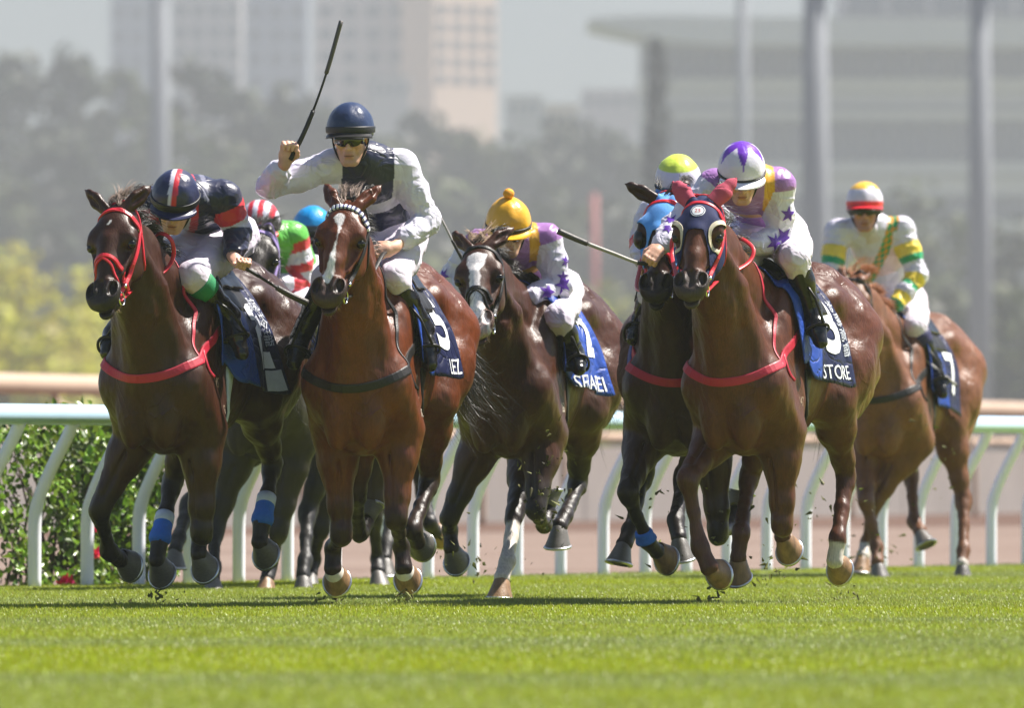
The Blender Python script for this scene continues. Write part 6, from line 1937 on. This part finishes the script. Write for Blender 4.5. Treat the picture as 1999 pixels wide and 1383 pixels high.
JOCKEYS['h4'] = dict(label='jockey in blue topped black cap almost hidden behind the bright bay', silks=silks4, cap=cap4, peak='black', look=(-.05, -.95, -.3), res=.009, fres=.007, jres=.010,
    j=dict(head=(610, 462, .60), shR=(572, 515, .40), shL=(648, 512, .38), pel=(660, 590, -.1), elL=(672, 590, .3), wrL=(640, 610, .45), elR=(562, 590, .3), wrR=(585, 610, .45), knL=(680, 630, 0.47), anL=(705, 700, 0.32), toeL=(712, 740, 0.40), knR=(600, 630, 0.47), anR=(565, 700, 0.32), toeR=(560, 740, 0.40)),
    handL=((-.3, -.7, -.2), (1, 0, 0)), handR=((.2, -.7, -.4), (1, 0, 0)))
JOCKEYS['h5'] = dict(label='jockey in gold pompom cap with lilac and gold silks', silks=silks5, cap=cap5, peak='gold', pompom=True, cap_up=.038, look=(.10, -.90, -.42), up=(.0, -.3, 1), band_el=-.16,
    j=dict(head=(993, 448, .58), shR=(935, 478, .40), shL=(1066, 466, .36), pel=(1062, 566, -.1), elL=(1092, 560, .32), wrL=(1018, 584, .48), elR=(886, 540, .35), wrR=(930, 590, .5), knL=(1090, 622, 0.48), anL=(1122, 690, 0.35), toeL=(1130, 722, 0.45), knR=(1010, 630, 0.48), anR=(965, 700, 0.35), toeR=(955, 735, 0.45)),
    handL=((-.6, -.6, .1), (.3, -.2, .9)), handR=((.2, -.7, -.3), (.7, 0, .7)), arch=.06,
    stars=[('L', .40, (.5, -1, .1), .036, .3), ('L', .55, (.2, -1, .1), .050, .9), ('L', .78, (.1, -1, -.1), .050, .2), ('L', .26, (.8, -.6, .3), .036, .5), ('R', .5, (-.7, -.7, 0), .04, .2)])
JOCKEYS['h6'] = dict(label='jockey in lime and white cap behind the sky blue hooded horse', silks=silks6, cap=cap6, peak='blue', look=(-.05, -.92, -.38), band_el=-.3,
    j=dict(head=(1324, 370, .60), shR=(1278, 415, .40), shL=(1390, 410, .36), pel=(1345, 490, -.1), elR=(1256, 470, .40), wrR=(1256, 512, .55), elL=(1400, 490, .3), wrL=(1350, 520, .45), knR=(1276, 570, 0.48), anR=(1250, 630, 0.35), toeR=(1236, 662, 0.49), knL=(1390, 560, 0.48), anL=(1410, 640, 0.35), toeL=(1415, 690, 0.45)),
    handR=((.2, -.6, -.5), (1, 0, 0)), handL=((-.2, -.7, -.2), (1, 0, 0)))
JOCKEYS['h7'] = dict(label='jockey in white cap with a purple star, white starred sleeves and lilac silks', silks=silks5, cap=cap7, peak='white', cap_up=.036, look=(.05, -.86, -.50), up=(.0, -.4, 1), band_el=-.24,
    j=dict(head=(1448, 342, .58), shR=(1394, 362, .42), shL=(1520, 360, .38), pel=(1502, 448, -.12), elL=(1522, 464, .30), wrL=(1462, 482, .46), elR=(1318, 442, .46), wrR=(1288, 484, .62), hipL=(1536, 464, -.08), knL=(1552, 505, 0.45), anL=(1584, 604, 0.35), toeL=(1602, 668, 0.43), knR=(1440, 530, 0.48), anR=(1385, 610, 0.37), toeR=(1372, 665, 0.47)),
    handL=((-.6, -.6, -.1), (.3, -.2, .9)), handR=((-.35, -.6, -.40), (-.9, -.1, .32)), arch=.06,
    stars=[('L', .25, (.6, -1, .2), .044, .2), ('L', .46, (.25, -1, .0), .052, .8), ('L', .76, (0, -1, -.2), .050, .3), ('R', .62, (-.4, -1, .1), .040, .4), ('R', .82, (-.2, -1, .1), .034, .1)])
JOCKEYS['h8'] = dict(label='jockey sitting up in white silks with green and gold checks', silks=silks8, cap=cap8, peak='red', look=(-.02, -.99, -.10), up=(0, 0, 1), band_el=-.5, bib=True, stubble=.3, skin=srgb(176, 126, 104), res=.0075, fres=.005, jres=.008,
    j=dict(head=(1688, 410, .42), shR=(1636, 452, .30), shL=(1760, 446, .28), pel=(1758, 590, -.05), elL=(1790, 538, .32), wrL=(1742, 606, .46), elR=(1618, 545, .38), wrR=(1690, 612, .5), hipL=(1775, 595, -.05), knL=(1786, 640, 0.44), anL=(1824, 712, 0.35), toeL=(1840, 768, 0.45), knR=(1690, 650, 0.44), anR=(1660, 720, 0.32), toeR=(1650, 770, 0.40)),
    handL=((-.5, -.5, -.5), (.8, -.2, -.4)), handR=((.2, -.7, -.4), (1, 0, 0)), arch=.04, sock='navy_sock', boot_top=.30)
JK = {}
for k, cfg in JOCKEYS.items():
    if k in CTX: JK[k] = jockey(cfg, CTX[k])
def W3(h, *pts):
    x = CTX[h]
    return [P(px, py, x['D'] - lx * x['c']) for px, py, lx in pts]
if 'h2' in JK:
    g, gx = JK['h2']['grips']['R']
    lx = .585
    whip(W3('h2', (566, 312, lx), (592, 262, lx), (618, 198, lx), (642, 126, lx), (666, 40, lx)), 'long black whip held upright in a raised right hand', None,
         [('handle', (0, .46), (.0125, .0105), 'whip'), ('shaft', (.44, .72), (.006, .0055), 'whip'), ('flap', (.70, 1), (.0105, .011), 'whip_tip')])
if 'h7' in JK:
    whip(W3('h7', (1282, 508, .66), (1250, 514, .68), (1195, 494, .70), (1140, 473, .72), (1089, 451, .74)), 'whip with pale bindings pointing level to the left of the purple star cap', None,
         [('handle', (0, .30), (.0115, .010), 'whip'), ('shaft', (.28, .74), (.0085, .0095), 'whip_pale'), ('flap', (.72, 1), (.0135, .016), 'whip_tip')])
if 'h5' in JK:
    whip(W3('h5', (905, 510, .5), (885, 474, .5), (866, 436, .5), (846, 402, .5), (822, 366, .5)), 'thin black whip beside the ear of the white blazed horse', None,
         [('handle', (0, .3), (.010, .008), 'whip'), ('shaft', (.28, .75), (.006, .006), 'whip_pale'), ('flap', (.74, 1), (.011, .012), 'whip_tip')])
if 'h1' in JK:
    whip(W3('h1', (462, 516, .50), (490, 530, .48), (528, 554, .44), (562, 574, .40), (600, 592, .36)), 'black whip carried low across the rump of the red bridled horse', None,
         [('handle', (0, .36), (.0105, .009), 'whip'), ('shaft', (.34, .62), (.007, .007), 'whip'), ('flap', (.60, 1), (.014, .017), 'whip_tip')])
if 'h8' in JK:
    whip(W3('h8', (1724, 632, .55), (1760, 666, .5), (1800, 698, .45), (1834, 726, .4), (1866, 752, .35)), 'pale whip pointing down in the left hand of the checked silks rider', None,
         [('handle', (0, .36), (.010, .009), 'whip_pale'), ('shaft', (.34, .62), (.008, .008), 'whip_pale'), ('flap', (.60, 1), (.010, .010), 'whip_pale')])
# ------------------------------------------------------------------ bits of turf and sand thrown up by the hooves
bits = MB(); r = np.random.default_rng(12)
def spray(px, py, D, n, sx, sy, dx=0.0, dy=0.0, smin=.005, smax=.020):
    for i in range(n):
        t = r.random()
        p = P(px + r.normal() * sx + dx * t, py + r.normal() * sy + dy * t, D + r.normal() * .25)
        s = r.uniform(smin, smax); R_ = rnd_rot(r, V(0, -1, .3), 1.0); L_ = r.uniform(1, 3.2)
        bits.add([p + R_ @ (V(x, y, z) * s) for x, y, z in ((0, 0, .3), (L_, .35, 0), (.1, .6, -.1), (-.4, .1, .1), (.3, -.5, 0))], [(0, 1, 2), (0, 2, 3), (0, 3, 4), (0, 4, 1), (1, 4, 3, 2)])
spray(1070, 940, 57.6, 60, 26, 50)
spray(1060, 1010, 57.4, 26, 18, 20)
spray(1400, 1010, 56.0, 22, 60, 45)
spray(1290, 980, 56.5, 16, 30, 60)
spray(1510, 1130, 57.2, 34, 22, 18, 0, -40)
spray(975, 1120, 60.0, 36, 40, 20, -40, -30)
spray(790, 1165, 54.4, 26, 14, 12)
spray(1640, 1000, 60.0, 24, 50, 40)
spray(1690, 1090, 69.0, 50, 50, 26)
spray(1800, 900, 69.0, 26, 40, 70)
spray(860, 1080, 57.0, 16, 30, 30)
spray(250, 1186, 55.6, 22, 30, 5)
spray(640, 1178, 55.2, 26, 30, 8)
spray(1390, 1172, 56.0, 30, 26, 9)
spray(1630, 1168, 57.0, 26, 22, 9)
spray(310, 1165, 55.0, 22, 18, 10)
tag(bits.build('flying_turf', leaf_mat('thrown_turf', srgb(104, 104, 42), .25, .6, .6), None, smooth_shade=False), kind='stuff')
